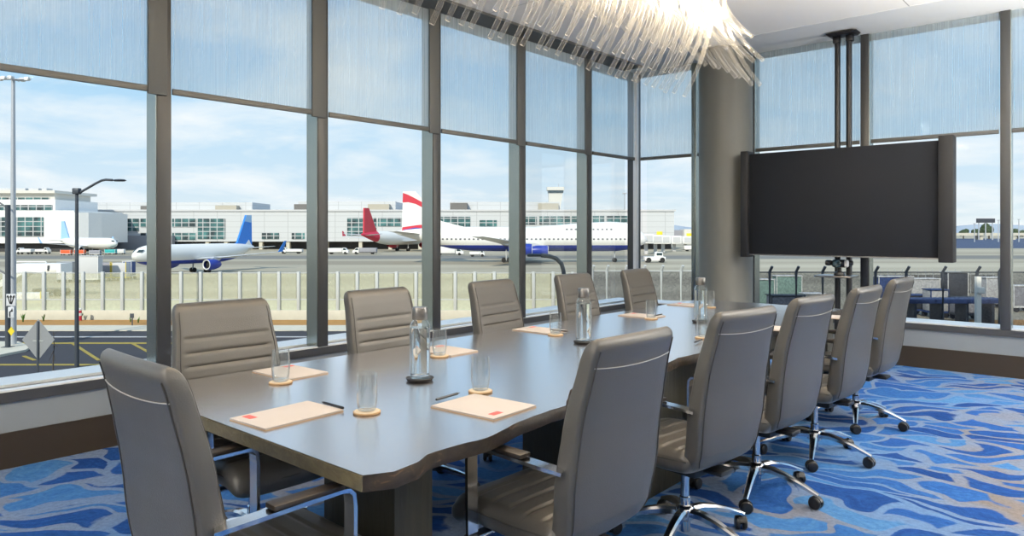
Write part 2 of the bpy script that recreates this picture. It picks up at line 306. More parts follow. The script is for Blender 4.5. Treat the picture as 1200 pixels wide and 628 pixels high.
# ------------------------------------------------------------------ mesh building
class MB:
    def __init__(s): s.v = []; s.f = []
    def add(s, vs, fs, T=None):
        o = len(s.v)
        s.v += [tuple(T @ Vector(p)) if T else tuple(p) for p in vs]
        s.f += [tuple(i+o for i in f) for f in fs]; return s
    def box(s, c, size, bevel=0.0, rz=0.0, seg=2, T=None, taper=None):
        bm = bmesh.new(); bmesh.ops.create_cube(bm, size=1)
        for v in bm.verts: v.co = Vector((v.co.x*size[0], v.co.y*size[1], v.co.z*size[2]))
        if taper:
            for v in bm.verts:
                if v.co.z > 0: v.co.x *= taper[0]; v.co.y *= taper[1]
        if bevel: bmesh.ops.bevel(bm, geom=bm.edges[:], offset=min(bevel, min(size)*.49), segments=seg, affect='EDGES', profile=.5)
        R = Matrix.Translation(c) @ Matrix.Rotation(rz, 4, 'Z')
        if T: R = T @ R
        bm.verts.index_update()
        s.add([v.co.copy() for v in bm.verts], [[v.index for v in f.verts] for f in bm.faces], R); bm.free(); return s
    def lathe(s, prof, n=24, c=(0, 0, 0), T=None, cap=True):
        vs, fs = [], []
        for (r, z) in prof:
            for k in range(n):
                a = 2*PI*k/n; vs.append((c[0]+r*math.cos(a), c[1]+r*math.sin(a), c[2]+z))
        for i in range(len(prof)-1):
            for k in range(n): fs.append((i*n+k, i*n+(k+1) % n, (i+1)*n+(k+1) % n, (i+1)*n+k))
        if cap:
            fs.append(tuple(reversed(range(n)))); fs.append(tuple((len(prof)-1)*n+k for k in range(n)))
        return s.add(vs, fs, T)
    def sweep(s, path, sec, up=(0, 0, 1), cap=True, T=None, scales=None):
        P = [Vector(p) for p in path]; n = len(sec); vs, fs = [], []; upv = Vector(up)
        for i, p in enumerate(P):
            t = (P[min(i+1, len(P)-1)]-P[max(i-1, 0)]).normalized()
            side = t.cross(upv)
            if side.length < 1e-4: side = t.cross(Vector((1, 0, 0)))
            side.normalize(); u = side.cross(t).normalized(); k = scales[i] if scales else 1
            if not isinstance(k, tuple): k = (k, k)
            vs += [p + side*(a*k[0]) + u*(b*k[1]) for a, b in sec]
        for i in range(len(P)-1):
            for k in range(n): fs.append((i*n+k, i*n+(k+1) % n, (i+1)*n+(k+1) % n, (i+1)*n+k))
        if cap: fs.append(tuple(reversed(range(n)))); fs.append(tuple((len(P)-1)*n+k for k in range(n)))
        return s.add(vs, fs, T)
    def tube(s, path, r, n=8, T=None, radii=None, up=(0, 0, 1)):
        return s.sweep(path, [(r*math.cos(2*PI*k/n), r*math.sin(2*PI*k/n)) for k in range(n)], up, T=T, scales=radii)
    def loft(s, rings, cap=True, T=None):
        n = len(rings[0]); vs = [p for r in rings for p in r]; fs = []
        for i in range(len(rings)-1):
            for k in range(n): fs.append((i*n+k, i*n+(k+1) % n, (i+1)*n+(k+1) % n, (i+1)*n+k))
        if cap: fs.append(tuple(reversed(range(n)))); fs.append(tuple((len(rings)-1)*n+k for k in range(n)))
        return s.add(vs, fs, T)
    def prism(s, poly, t, T=None):          # polygon in local xy, thickness along z from -t/2 to t/2
        n = len(poly); vs = [(x, y, -t/2) for x, y in poly]+[(x, y, t/2) for x, y in poly]
        fs = [tuple(reversed(range(n))), tuple(range(n, 2*n))]+[(k, (k+1) % n, n+(k+1) % n, n+k) for k in range(n)]
        return s.add(vs, fs, T)
    def build(s, name, m, parent=None, smooth=True, angle=35):
        me = bpy.data.meshes.new(name); me.from_pydata([tuple(v) for v in s.v], [], s.f); me.validate()
        bm = bmesh.new(); bm.from_mesh(me); bmesh.ops.recalc_face_normals(bm, faces=bm.faces[:])
        if smooth:
            lim = math.radians(angle)
            for f in bm.faces: f.smooth = True
            for e in bm.edges:
                e.smooth = not (len(e.link_faces) != 2 or e.calc_face_angle(0) > lim)
        bm.to_mesh(me); bm.free(); me.materials.append(m)
        o = bpy.data.objects.new(name, me); COL.objects.link(o)
        if parent is not None: o.parent = parent
        return o
XZ = Matrix(((1, 0, 0, 0), (0, 0, 1, 0), (0, 1, 0, 0), (0, 0, 0, 1)))     # prism polygon given as (x, z), thickness along y
def superell(w, t, n=28, p=4.0):
    out = []
    for k in range(n):
        a = 2*PI*k/n; ca, sa = math.cos(a), math.sin(a)
        out.append((w/2*math.copysign(abs(ca)**(2/p), ca), t/2*math.copysign(abs(sa)**(2/p), sa)))
    return out
def tag(o, label, cat, group=None, kind=None):
    if label: o['label'] = label
    if cat: o['category'] = cat
    if group: o['group'] = group
    if kind: o['kind'] = kind
    return o
def thing(name, loc, rz, label, cat, group=None, kind=None):
    o = bpy.data.objects.new(name, None); o.empty_display_size = .1; COL.objects.link(o)
    o.location = loc; o.rotation_euler = (0, 0, rz); return tag(o, label, cat, group, kind)
def structure(name, loc=(0, 0, 0)):
    o = bpy.data.objects.new(name, None); COL.objects.link(o); o.location = loc; o['kind'] = 'structure'; return o
def sbox(name, lo, hi, m, parent=None, bevel=0.0):
    c = [(a+b)/2 for a, b in zip(lo, hi)]; sz = [abs(b-a) for a, b in zip(lo, hi)]
    o = MB().box(c, sz, bevel).build(name, m, parent)
    if parent is None: o['kind'] = 'structure'
    return o
def kids(o): return [c for c in COL.objects if c.parent == o]
def dup(root, loc, rz, label, group=None):
    r = root.copy(); COL.objects.link(r); r.location = loc; r.rotation_euler = (0, 0, rz); r['label'] = label
    if group: r['group'] = group
    for ch in list(root.children):
        c = ch.copy(); COL.objects.link(c); c.parent = r
        for g in list(ch.children):
            d = g.copy(); COL.objects.link(d); d.parent = c
    return r

# ------------------------------------------------------------------ the room
XL, YR, CZ, RX, YB = -4.98, 8.22, 3.52, 3.2, -3.6
GLX, GRY = XL-.16, YR+.16
floor = MB().box(((GLX+RX)/2, (YB+GRY)/2, -.05), (RX-GLX+.1, GRY-YB+.1, .1)).build('floor', M['carpet']); floor['kind'] = 'structure'
def ceiling():
    m = mat('ceiling_panels', (.86, .84, .80), .85); nt = m.node_tree; b = nt.nodes['Principled BSDF']; L = nt.links.new
    tc = node(nt, 'ShaderNodeTexCoord'); sp = node(nt, 'ShaderNodeSeparateXYZ'); L(tc.outputs['Object'], sp.inputs[0])
    outs = []
    for o, off, per in (('X', 1.0-.12, 2.45), ('Y', 7.49-2.45*4, 2.45)):
        a = node(nt, 'ShaderNodeMath', _operation='SUBTRACT'); L(sp.outputs[o], a.inputs[0]); a.inputs[1].default_value = off-50*per
        d = node(nt, 'ShaderNodeMath', _operation='DIVIDE'); L(a.outputs[0], d.inputs[0]); d.inputs[1].default_value = per
        f = node(nt, 'ShaderNodeMath', _operation='FRACT'); L(d.outputs[0], f.inputs[0])
        g = node(nt, 'ShaderNodeMath', _operation='LESS_THAN'); L(f.outputs[0], g.inputs[0]); g.inputs[1].default_value = .004; outs.append(g)
    mm = node(nt, 'ShaderNodeMath', _operation='MAXIMUM'); L(outs[0].outputs[0], mm.inputs[0]); L(outs[1].outputs[0], mm.inputs[1])
    mx = node(nt, 'ShaderNodeMix', _data_type='RGBA'); L(mm.outputs[0], mx.inputs['Factor']); mx.inputs['A'].default_value = (.86, .84, .80, 1); mx.inputs['B'].default_value = (.42, .40, .37, 1)
    L(mx.outputs['Result'], b.inputs['Base Color'])
    o = MB().box(((GLX+RX)/2, (YB+GRY)/2, CZ+.1), (RX-GLX+.4, GRY-YB+.4, .2)).build('ceiling', m); o['kind'] = 'structure'
ceiling()
sbox('trim_1', (XL-.02, YB, CZ-.025), (-4.70, YR-.3, CZ+.02), M['cover'])            # shade pocket along the left windows
sbox('trim_2', (-4.68, YR-.73, CZ-.003), (RX, YR+.02, CZ+.02), mat('soffit_grey', (.70, .71, .70), .7, noise=.02))  # soffit along the right windows
sbox('wall_back', (GLX, YB-.15, 0), (RX, YB, CZ), M['offwhite'])
sbox('wall_right', (RX, YB-.15, 0), (RX+.15, GRY, CZ), M['offwhite'])
# the unseen storeys of the building above
MB().box((18-5.3, -19.5+8.4, 22), (36, 39, 36.4)).build('wall_upper', M['offwhite'])['kind'] = 'structure'

ZS, ZP, ZB, ZR = .454, .389, .211, 2.342
# low walls, sills, bases
sbox('wall_left', (XL-.14, YB, 0), (XL-.012, YR+.14, ZS-.06), M['wallgrey'])
sbox('baseboard_left', (XL-.013, YB, 0), (XL, YR, ZB), M['brownbase'])
sbox('trim_3', (XL-.16, YB, ZP), (XL+.004, YR, ZS-.004), M['silldark'])
sbox('trim_4', (XL-.075, YB, ZS-.006), (XL-.006, YR, ZS+.006), M['sillmetal'])
sbox('trim_5', (GLX-.30, YB, ZS-.05), (GLX-.015, YR+.3, ZS+.01), M['sillmetal'])
sbox('wall_front', (XL, YR+.012, 0), (RX, YR+.14, ZS-.06), M['wallgrey'])
sbox('baseboard_front', (XL, YR, 0), (RX, YR+.013, ZB), M['brownbase'])
sbox('trim_6', (XL, YR-.004, ZP), (RX, YR+.16, ZS-.004), M['silldark'])
sbox('trim_7', (XL, YR+.03, ZS-.006), (RX, GRY+.01, ZS+.006), M['sillmetal'])
sbox('trim_8', (XL-.3, GRY+.05, ZS-.05), (RX, GRY+.3, ZS), M['sillmetal'])

# mullions and panes. left wall
ledges = [2.132+1.2675*k for k in range(-3, 5)]
mulls_l = [(e-.095, e) for e in ledges]
names = iter(range(1, 40))
def lmull(y0, y1):
    return (MB().box(((XL-.05), (y0+y1)/2, (CZ+ZS)/2), (.10, y1-y0, CZ-ZS), .004),
            MB().box(((XL-.12), (y0+y1)/2-.004, (CZ+ZS)/2), (.085, y1-y0-.03, CZ-ZS), .004))
bays_l = []
for k in range(len(mulls_l)):
    y1 = mulls_l[k+1][0] if k+1 < len(mulls_l) else YR-.02
    bays_l.append((mulls_l[k][1], y1))
for k, ((m0, m1), (y0, y1)) in enumerate(zip(mulls_l, bays_l)):
    w = structure('window_%d' % next(names), (GLX, (y0+y1)/2, ZS))
    def ch(mb, name, m):
        o = mb.build(name, m, w); o.matrix_parent_inverse = Matrix.Translation(-Vector(w.location)); return o
    a, b = lmull(m0, m1)
    ch(a, 'mullion', M['mull'])
    side = MB().box((XL-.085, m0-.002, (CZ+ZS)/2), (.15, .006, CZ-ZS)); ch(side, 'mullion_reveal', M['mullside'])
    ch(b, 'glazing_bead', M['mull'])
    ch(MB().box((GLX, (y0+y1)/2, (CZ+ZS)/2), (.012, y1-y0+.03, CZ-ZS)), 'pane', M['pane'])
    cv = MB().box((XL+.012, m1-.098, (CZ+ZR)/2-.01), (.022, .126, CZ-ZR+.012), .003); ch(cv, 'shade_cover', M['cover'])
# right wall
mulls_r = [(-4.17, -4.115), (-3.44, -3.36), (-2.189, -2.105), (-.939, -.857), (.31, .39), (1.56, 1.64), (2.81, 2.89)]
edges = [XL+.12]+[v for p in mulls_r for v in p]
for k in range(len(mulls_r)):
    x0 = XL+.10 if k == 0 else mulls_r[k-1][1]; x1 = mulls_r[k][0]; m0, m1 = mulls_r[k]
    w = structure('window_%d' % next(names), ((x0+x1)/2, GRY, ZS))
    def ch(mb, name, m):
        o = mb.build(name, m, w); o.matrix_parent_inverse = Matrix.Translation(-Vector(w.location)); return o
    ch(MB().box(((m0+m1)/2, YR+.05, (CZ+ZS)/2), (m1-m0, .10, CZ-ZS), .004), 'mullion', M['mull'] if k else M['mullside'])
    ch(MB().box((m1+.002, YR+.085, (CZ+ZS)/2), (.006, .15, CZ-ZS)), 'mullion_reveal', M['mullside'])
    ch(MB().box(((m0+m1)/2, YR+.12, (CZ+ZS)/2), (m1-m0-.03, .085, CZ-ZS)), 'glazing_bead', M['mull'])
    ch(MB().box(((x0+x1)/2, GRY, (CZ+ZS)/2), (x1-x0+.03, .012, CZ-ZS)), 'pane', M['pane'])
# corner post
cp = structure('trim_9')
MB().box((XL-.06, YR+.06, (CZ+ZS)/2), (.13, .13, CZ-ZS), .006).build('corner_core', M['mull'], cp)
MB().box((XL+.012, YR-.012, (CZ+ZS)/2), (.055, .055, CZ-ZS), .004).build('corner_bead', mat('white_corner_bead', (.8, .8, .79), .35, .2, noise=.02), cp)
pil = MB().lathe([(.311, 0), (.311, .02), (.305, .03), (.305, CZ-.02)], 64, (-3.57, 7.90, 0)).build('wall_column', M['pillar']); pil['kind'] = 'structure'

# ------------------------------------------------------------------ roller shades
shade_label = ['', '', 'sheer striped roller shade in the leftmost window of the photo', 'sheer striped roller shade over the window showing the blue-tailed jet',
 'sheer striped roller shade over the window showing the red-tailed jet', 'sheer striped roller shade above the tail end of the blue-bellied jumbo jet',
 'sheer striped roller shade below the control tower window, right of the jumbo tail', 'sheer pale roller shade in the last bay before the corner post']
shade_label[6] = 'sheer pale roller shade in the window that shows the control tower'
def shade_thing(label, center, length, along_y):
    t = thing('roller_shade', (center[0], center[1], ZR), 0 if along_y else -PI/2, label, 'roller shade', 'sheer roller shades on the windows')
    hgt = CZ-ZR-.005
    MB().box((0, 0, .04+hgt/2-.02), (.002, length, hgt-.04)).build('fabric', M['shade'], t)
    MB().box((.008, 0, .02), (.022, length, .042), .005).build('hem_bar', M['hem'], t)
    return t
for k, (y0, y1) in enumerate(bays_l):
    if k < 2: continue
    a = (y0+.004 if k == 2 else y0+.004); b = y1-.03
    if k == 7: b = y1+.0
    shade_thing(shade_label[k], (XL-.006, (a+b)/2), b-a, True)
sr = [(XL+.06, -4.18, 'sheer pale roller shade between the corner post and the round column'), (-4.10, -3.45, 'sheer roller shade mostly behind the round column'),
      (-3.35, -2.20, 'sheer roller shade behind the black screen poles'), (-2.09, -.95, 'sheer striped roller shade right of the screen poles'),
      (-.85, .30, 'sheer roller shade cut off by the right edge of the photo')]
for a, b, l in sr: shade_thing(l, ((a+b)/2, YR+.03), b-a, False)

# ------------------------------------------------------------------ conference chair
def back_y(z): # front-facing +y; leaning backwards with height
    pts = [(.385, -.135), (.42, -.168), (.47, -.190), (.56, -.207), (.70, -.224), (.80, -.240), (.88, -.256), (1.0, -.286), (1.075, -.311)]
    for (z0, y0), (z1, y1) in zip(pts, pts[1:]):
        if z <= z1: return y0+(y1-y0)*max(0, (z-z0))/(z1-z0)
    return pts[-1][1]
def lerp(pts, z):
    for (z0, y0), (z1, y1) in zip(pts, pts[1:]):
        if z <= z1:
            u = max(0, min(1, (z-z0)/(z1-z0))); u = u*u*(3-2*u); return y0+(y1-y0)*u
    return pts[-1][1]
def back_w(z): return lerp([(.385, .39), (.46, .465), (.62, .50), (.80, .488), (1.0, .455), (1.075, .44)], z)
RIBS = [.50, .56, .62, .68, .74, .80, .86, .92]
def make_chair(label):
    t = thing('conference_chair', (0, 0, 0), 0, label, 'chair', 'conference chairs around the table')
    # seat
    rings = []; ny = 64; y0, y1 = -.190, .325
    for i in range(ny+1):
        u = i/ny; y = y0+(y1-y0)*u
        e = min(1, min(u, 1-u)/.09); e = math.sqrt(max(0, 1-(1-e)**2)); e = max(e, .12)
        th = .115*e; w = (.50-.04*u)*(.9+.1*e)
        zc = .425 - .035*max(0, (u-.72)/.28)**2 + .012*max(0, .25-u)/.25
        rib = 0
        for yy in (-.12, -.04, .04, .12, .20):
            rib += math.exp(-((y-yy)/.006)**2)*.007
        ring = []
        for a, b in superell(w, th, 40, 3.6):
            z = zc+b
            if b > 0: z -= rib*min(1, b/(th*.3))*(1 if abs(a) < w*.44 else .2); z += .010*(abs(a)/(w/2))**2 if abs(a) < w*.46 else 0
            ring.append((a, y, z))
        rings.append(ring)
    seat = MB().loft(rings).build('seat', M['leather'], t, angle=50)
    pp = [(s, y) for s, y in [(-.236, -.18), (-.235, .0), (-.228, .20), (-.205, .29), (-.12, .316), (0, .322), (.12, .316), (.205, .29), (.228, .20), (.235, .0), (.236, -.18)]]
    def sz(y): u = (y-y0)/(y1-y0); return .425-.035*max(0, (u-.72)/.28)**2+.012*max(0, .25-u)/.25
    MB().tube([(x*1.035, y+.0, sz(y)+.012) for x, y in pp], .0035, 6).build('piping', M['piping'], seat)
    # backrest
    rings = []; nz = 96; z0, z1 = .385, 1.075
    for i in range(nz+1):
        u = i/nz; z = z0+(z1-z0)*u
        th = lerp([(.385, .082), (.60, .078), (.82, .070), (1.075, .060)], z); e = 1.0
        if z > z1-.04: q = (z-(z1-.04))/.04; e = math.sqrt(max(.02, 1-q*q))
        if z < z0+.035: q = ((z0+.035)-z)/.035; e = math.sqrt(max(.02, 1-q*q))
        w = back_w(z)*(1-.10*(1-e)); th *= max(.16, e)
        rib = sum(math.exp(-((z-r)/.0055)**2)*.008 for r in RIBS)
        bulge = .012*math.exp(-((z-.66)/.16)**2)
        ring = []
        for a, b in superell(w, th, 44, 8.0):
            y = back_y(z)+b
            f = (2*a/w)**2
            if b > 0:
                if abs(a) < w*.42: y -= rib
                y += bulge*(1-f) - .006*(1-f)
            else: y -= .016*(1-f)
            ring.append((a, y, z))
        rings.append(ring)
    back = MB().loft(rings).build('backrest', M['leather'], t, angle=50)
    # dark piping down the corners of the shell
    zs = [.425+.615*q/22 for q in range(23)]
    KX = .7071**(2/8.0)
    def corner(z, sd, rear_):
        w = back_w(z); f = KX*KX; hh = lerp([(.385, .082), (.60, .078), (.82, .070), (1.075, .060)], z)/2; y = back_y(z)+(-hh*KX-.016*(1-f)-.001 if rear_ else hh*KX+(.012*math.exp(-((z-.66)/.16)**2)-.006)*(1-f)+.001)
        return (sd*(w/2*KX+.001), y, z)
    for sd in (-1, 1):
        MB().tube([corner(z, sd, True) for z in zs], .0028, 6, up=(0, 1, 0)).build('rear_piping', M['piping'], back)
        MB().tube([corner(z, sd, False) for z in zs], .0028, 6, up=(0, 1, 0)).build('front_piping', M['piping'], back)
    # pale seam across the rear shell
    def rear(x, z):
        w = back_w(z); r = abs(2*x/w)
        yb = -.5*lerp([(.385, .082), (.60, .078), (.82, .070), (1.075, .060)], z)*max(0, 1-r**8)**.125
        return back_y(z)+yb-.016*(1-r*r)-.0015
    seam = [(x, rear(x, .978+.012*(2*x/.46)**2), .978+.012*(2*x/.46)**2) for x in [-.215+.43*i/20 for i in range(21)]]
    MB().tube(seam, .0017, 6).build('seam', M['stitch'], back)
    # arms
    for s in (-1, 1):
        path = [(s*.254, -.225, .668), (s*.268, -.19, .674), (s*.272, -.12, .677), (s*.272, .0, .680), (s*.272, .115, .682), (s*.272, .142, .678), (s*.272, .156, .664), (s*.272, .160, .63),
                (s*.271, .160, .50), (s*.270, .158, .372)]
        sec = [(-.023, -.006), (.023, -.006), (.023, .006), (-.023, .006)]
        vs, fs = [], []
        P = [Vector(p) for p in path]
        for i, p in enumerate(P):
            tt = (P[min(i+1, len(P)-1)]-P[max(i-1, 0)]).normalized()
            wd = Vector((1, 0, 0)); wd = (wd - tt*wd.dot(tt)).normalized(); nn = tt.cross(wd).normalized()
            vs += [p+wd*a+nn*b for a, b in sec]
        for i in range(len(P)-1):
            for k in range(4): fs.append((i*4+k, i*4+(k+1) % 4, (i+1)*4+(k+1) % 4, (i+1)*4+k))
        fs += [(3, 2, 1, 0), tuple((len(P)-1)*4+k for k in range(4))]
        arm = MB().add(vs, fs).box((s*.20, .158, .366), (.178, .042, .012), .003).build('armrest', M['chrome'], t, angle=40)
        MB().box((s*.272, .02, .693), (.050, .215, .015), .004).build('arm_pad', M['padwood'], arm)
    MB().box((0, 0, .352), (.22, .26, .04), .012).box((0, -.14, .362), (.10, .16, .022), .006).box((.15, .02, .35), (.12, .02, .012), .004).build('tilt_mechanism', M['black'], t)
    MB().lathe([(.022, .045), (.024, .05), (.024, .20), (.019, .205), (.019, .335)], 20).build('gas_lift', M['chrome'], t)
    MB().lathe([(.030, .095), (.043, .108), (.045, .150), (.038, .160), (.028, .165)], 24).build('base_hub', M['chrome'], t)
    for k in range(5):
        a = 2*PI*k/5+PI/2+PI/5
        R = Matrix.Rotation(a, 4, 'Z')
        path = [(.030, 0, .138), (.09, 0, .140), (.16, 0, .128), (.23, 0, .108), (.295, 0, .084), (.332, 0, .070)]
        sec = [(-.019, -.013), (.019, -.013), (.019, .004), (.011, .013), (-.011, .013), (-.019, .004)]
        leg = MB().sweep(path, sec, T=R, scales=[(1.25, 1.25), (1.2, 1.2), (1.05, 1.05), (.9, .9), (.75, .72), (.66, .6)]).build('leg', M['chrome'], t, angle=30)
        c = R @ Vector((.318, 0, 0)); ra = a+.9+k*1.1
        T = Matrix.Translation((c.x, c.y, .031)) @ Matrix.Rotation(ra, 4, 'Z') @ Matrix.Rotation(PI/2, 4, 'X')
        cs = MB()
        for off in (-.016, .016):
            cs.lathe([(.018, -.012), (.027, -.010), (.031, -.005), (.031, .005), (.027, .010), (.018, .012)], 20, (0, 0, off), T=T)
        cs.lathe([(.010, -.018), (.010, .018)], 12, T=T)
        cs.lathe([(.007, .03), (.007, .070)], 10, (c.x, c.y, 0))
        hood = [(math.cos(q)*.034, math.sin(q)*.034) for q in [PI*.1+PI*.8*i/10 for i in range(11)]]
        hood = hood+[(x*.8, y*.8) for x, y in reversed(hood)]
        cs.prism(hood, .022, T=T)
        cs.build('caster', M['black'], leg)
    return t
# positions: back-top midpoints measured on the site plan, converted to the column centre .27 m in front
chair_spec = [
 ('R', -1.225, 1.97, -2, 'grey leather chair nearest on the right of the table, its back filling the foreground'),
 ('R', -1.235, 2.89, -8, 'grey leather chair second from the front on the right of the table'),
 ('R', -1.225, 3.70, -5, 'grey leather chair third from the front on the right, middle of that row'),
 ('R', -1.195, 4.55, -3, 'grey leather chair fourth from the front on the right of the table'),
 ('R', -1.225, 5.54, -3, 'grey leather chair farthest along the right of the table, nearest the far windows'),
 ('L', -3.180, 1.60, -2, 'grey leather chair nearest on the window side, ribbed front behind the head chair'),
 ('L', -3.180, 2.51, 2, 'grey leather chair second along the window side, left of the nearest bottle'),
 ('L', -3.180, 3.38, 1, 'grey leather chair third along the window side, with bare table before it'),
 ('L', -3.180, 4.37, 2, 'grey leather chair fourth along the window side, left of the middle water bottle'),
 ('L', -3.180, 5.27, 3, 'grey leather chair farthest along the window side, by the corner post'),
]
chair_spec[7] = ('L', -3.165, 3.44, 5, 'grey leather chair third along the window side, in front of the jumbo jet tail')
proto = make_chair('grey leather chair at the near head of the table, seen from behind at left')
def place_head(o, bx, by, ang): # ang: heading of the chair front, degrees from +y
    a = math.radians(ang); o.location = (bx-math.sin(a)*.285, by+math.cos(a)*.285, 0); o.rotation_euler = (0, 0, a)
place_head(proto, -1.935, .765, -1)
for side, bx, by, dz, lab in chair_spec:
    if side == 'R': a = math.radians(90+dz); loc = (bx-.285*math.cos(math.radians(dz)), by-.285*math.sin(math.radians(dz)), 0)
    else: a = math.radians(-90+dz); loc = (bx+.285*math.cos(math.radians(dz)), by+.285*math.sin(math.radians(dz)), 0)
    dup(proto, loc, a, lab)

# ------------------------------------------------------------------ table
TZ = .76
live = [(424, 557), (462, 552.5), (490, 541), (501, 533), (523, 525), (548, 518.5), (570, 513), (587, 505), (608, 494), (629, 486), (663, 475)]
edge = [ground(x, y, TZ).to_2d() for x, y in live]
edge[0] = Vector((-1.515, 1.140))
tail = [(-1.70, 2.30), (-1.735, 2.42), (-1.70, 2.56), (-1.66, 2.72), (-1.64, 2.88), (-1.69, 3.05), (-1.72, 3.25), (-1.70, 3.5), (-1.73, 3.75), (-1.76, 4.0), (-1.72, 4.3), (-1.75, 4.6), (-1.79, 4.9), (-1.76, 5.2), (-1.79, 5.5), (-1.80, 5.8), (-1.77, 6.02), (-1.78, 6.18)]
edge = [(p.x, p.y) for p in edge]+tail
# resample
def resample(pts, step):
    out = []; rnd = random.Random(3)
    for (x0, y0), (x1, y1) in zip(pts, pts[1:]):
        n = max(1, int(math.hypot(x1-x0, y1-y0)/step))
        for k in range(n): u = k/n; out.append((x0+(x1-x0)*u+rnd.uniform(-.003, .003), y0+(y1-y0)*u))
    out.append(pts[-1]); return out
E_ = resample(edge, .035); E_[0] = edge[0]; E_[-1] = edge[-1]
table = thing('conference_table', (-2.3, 3.65, 0), 0, 'long dark walnut conference table with a wavy live edge', 'table')
def tch(mb, name, m, parent=None, **k):
    o = mb.build(name, m, table, **k); o.matrix_parent_inverse = Matrix.Translation(-Vector(table.location)); return o
TL = -3.05; YF = 6.18; YN = 1.14; TT = .043
top = MB()
n = len(E_)
vs, fs = [], []
for x, y in E_: vs += [(x, y, TZ), (TL, y, TZ), (x-.012, y, TZ-TT), (TL, y, TZ-TT)]
for i in range(n-1):
    a = i*4; b = a+4
    fs += [(a, b, b+1, a+1), (a+2, a+3, b+3, b+2), (a+1, b+1, b+3, a+3)]
fs.append((( n-1)*4, (n-1)*4+2, (n-1)*4+3, (n-1)*4+1))
top.add(vs, fs); tch(top, 'tabletop', M['wood'], smooth=False)
# sawn near end, a slim veneer strip on the slab
tch(MB().box(((TL+edge[0][0])/2, YN-.001, TZ-TT/2-.0015), (edge[0][0]-TL, .006, TT-.003)), 'end_grain', M['endwood'])
# bark edge
rings = []; rnd = random.Random(11)
for i, (x, y) in enumerate(E_):
    t0 = Vector(E_[max(0, i-1)]); t1 = Vector(E_[min(n-1, i+1)]); d = (t1-t0).normalized(); nx, ny = d.y, -d.x
    w1 = .001+.006*(.5+.5*math.sin(i*.37+.9*math.sin(i*.11)))+rnd.uniform(0, .003); w0 = .002
    if i < 4: w1 *= i/4+.02
    ringp = [(x-nx*.02, y-ny*.02, TZ-.001), (x+nx*w0, y+ny*w0, TZ-.001), (x+nx*(w1*.75), y+ny*(w1*.75), TZ-.016), (x+nx*w1*.9, y+ny*w1*.9, TZ-.032), (x+nx*w1*.3, y+ny*w1*.3, TZ-TT-.001-rnd.uniform(0, .003)), (x-nx*.03, y-ny*.03, TZ-TT-.001)]
    if i == 0: ringp = [(a, max(b, YN), c) for a, b, c in ringp]
    rings.append(ringp)
tch(MB().loft(rings), 'live_edge', M['bark'])
for (x0, x1, y0, y1) in ((-2.10, -1.72, 1.416, 1.575), (-3.0, -2.66, 1.155, 1.275), (-3.0, -2.66, 5.86, 6.0), (-2.14, -1.80, 5.86, 6.0)):
    tch(MB().box(((x0+x1)/2, (y0+y1)/2, (TZ-TT)/2), (x1-x0, y1-y0, TZ-TT), .003), 'leg', M['legwood'])
tch(MB().box((-2.195, 3.98, (TZ-TT)/2), (.61, 2.06, TZ-TT), .004), 'pedestal', M['legwood'])

# ------------------------------------------------------------------ things on the table
def notepad(c, along, label, w=.215, l=.28, logo=True):
    t = thing('notepad', (c[0], c[1], TZ), along, label, 'notepad', 'notepads laid out on the table')
    MB().box((0, 0, .004), (l, w, .008), .001).build('sheet_block', M['paper'], t)
    if logo: MB().box((.108, -.062, .0084), (.028, .05, .0008)).build('red_mark', M['red'], t)['label'] = 'small red printed block by the edge'
    MB().box((0, 0, .0008), (l+.002, w+.002, .0016)).build('backing_board', M['coaster'], t)
    return t
def quad(*p): return [ground(x, y, TZ).to_2d() for x, y in p]
def padfrom(corners, label, flip=False):
    q = quad(*corners); c = sum(q, Vector((0, 0)))/4
    e1 = ((q[1]-q[0])+(q[2]-q[3]))/2; e2 = ((q[3]-q[0])+(q[2]-q[1]))/2
    l, w, d = e1.length, e2.length, e1
    return notepad((c.x, c.y), math.atan2(d.y, d.x)+(PI if flip else 0), label, w, l)
# corner order: far-left, toward logo side ...
padfrom([(403, 482), (309, 505.5), (271, 492), (360, 472)][0:4], 'blush notepad at the near head of the table, pen across its end')
padfrom([(555, 463), (627, 477), (580, 493.5), (506, 478)][0:4], 'blush notepad before the nearest right-hand chair, red mark by the live edge')
def pad_simple(px, py, label, ang, w=.20, l=.29):
    p = ground(px, py, TZ); return notepad((p.x, p.y), ang, label, w, l)
def toX(a): return math.radians(a)
pad_simple(340, 437, 'blush notepad lying behind the tumbler before the nearest window-side chair', toX(182))
pad_simple(522, 411.5, 'blush notepad beside the nearest water bottle, before the second window-side chair', toX(180))
pad_simple(632, 387.5, 'blush notepad before the third window-side chair', toX(180))
pad_simple(752, 370.5, 'blush notepad before the fourth window-side chair, behind a tumbler', toX(180))
pad_simple(806, 357.8, 'pale notepad left of the farthest water bottle', toX(180))
pad_simple(911, 385.5, 'blush notepad showing between the second and third right-hand chairs', toX(0))
pad_simple(984, 372.5, 'blush notepad showing between the third and fourth right-hand chairs', toX(0))
def pen(p0, p1, label, lift=.0):
    a, b = ground(*p0, TZ), ground(*p1, TZ); c = (a+b)/2; d = (b-a)
    t = thing('pen', (c.x, c.y, TZ+lift), math.atan2(d.y, d.x), label, 'pen', 'pens beside the notepads')
    Lh = .07; R = Matrix.Rotation(PI/2, 4, 'Y')
    MB().lathe([(.0045, -Lh), (.005, -Lh+.003), (.005, .05)], 10, (-.006, 0, 0), T=R).build('barrel', M['pen'], t).location.z = .006
    MB().lathe([(.005, .043), (.0018, .062), (.0008, .066)], 10, (-.006, 0, 0), T=R).build('tip', M['capmetal'], t).location.z = .006
    MB().box((-.045, 0, .0125), (.035, .003, .0015)).build('clip', M['capmetal'], t)
pen((402, 482), (376, 474.5), 'black pen lying across the end of the head notepad')
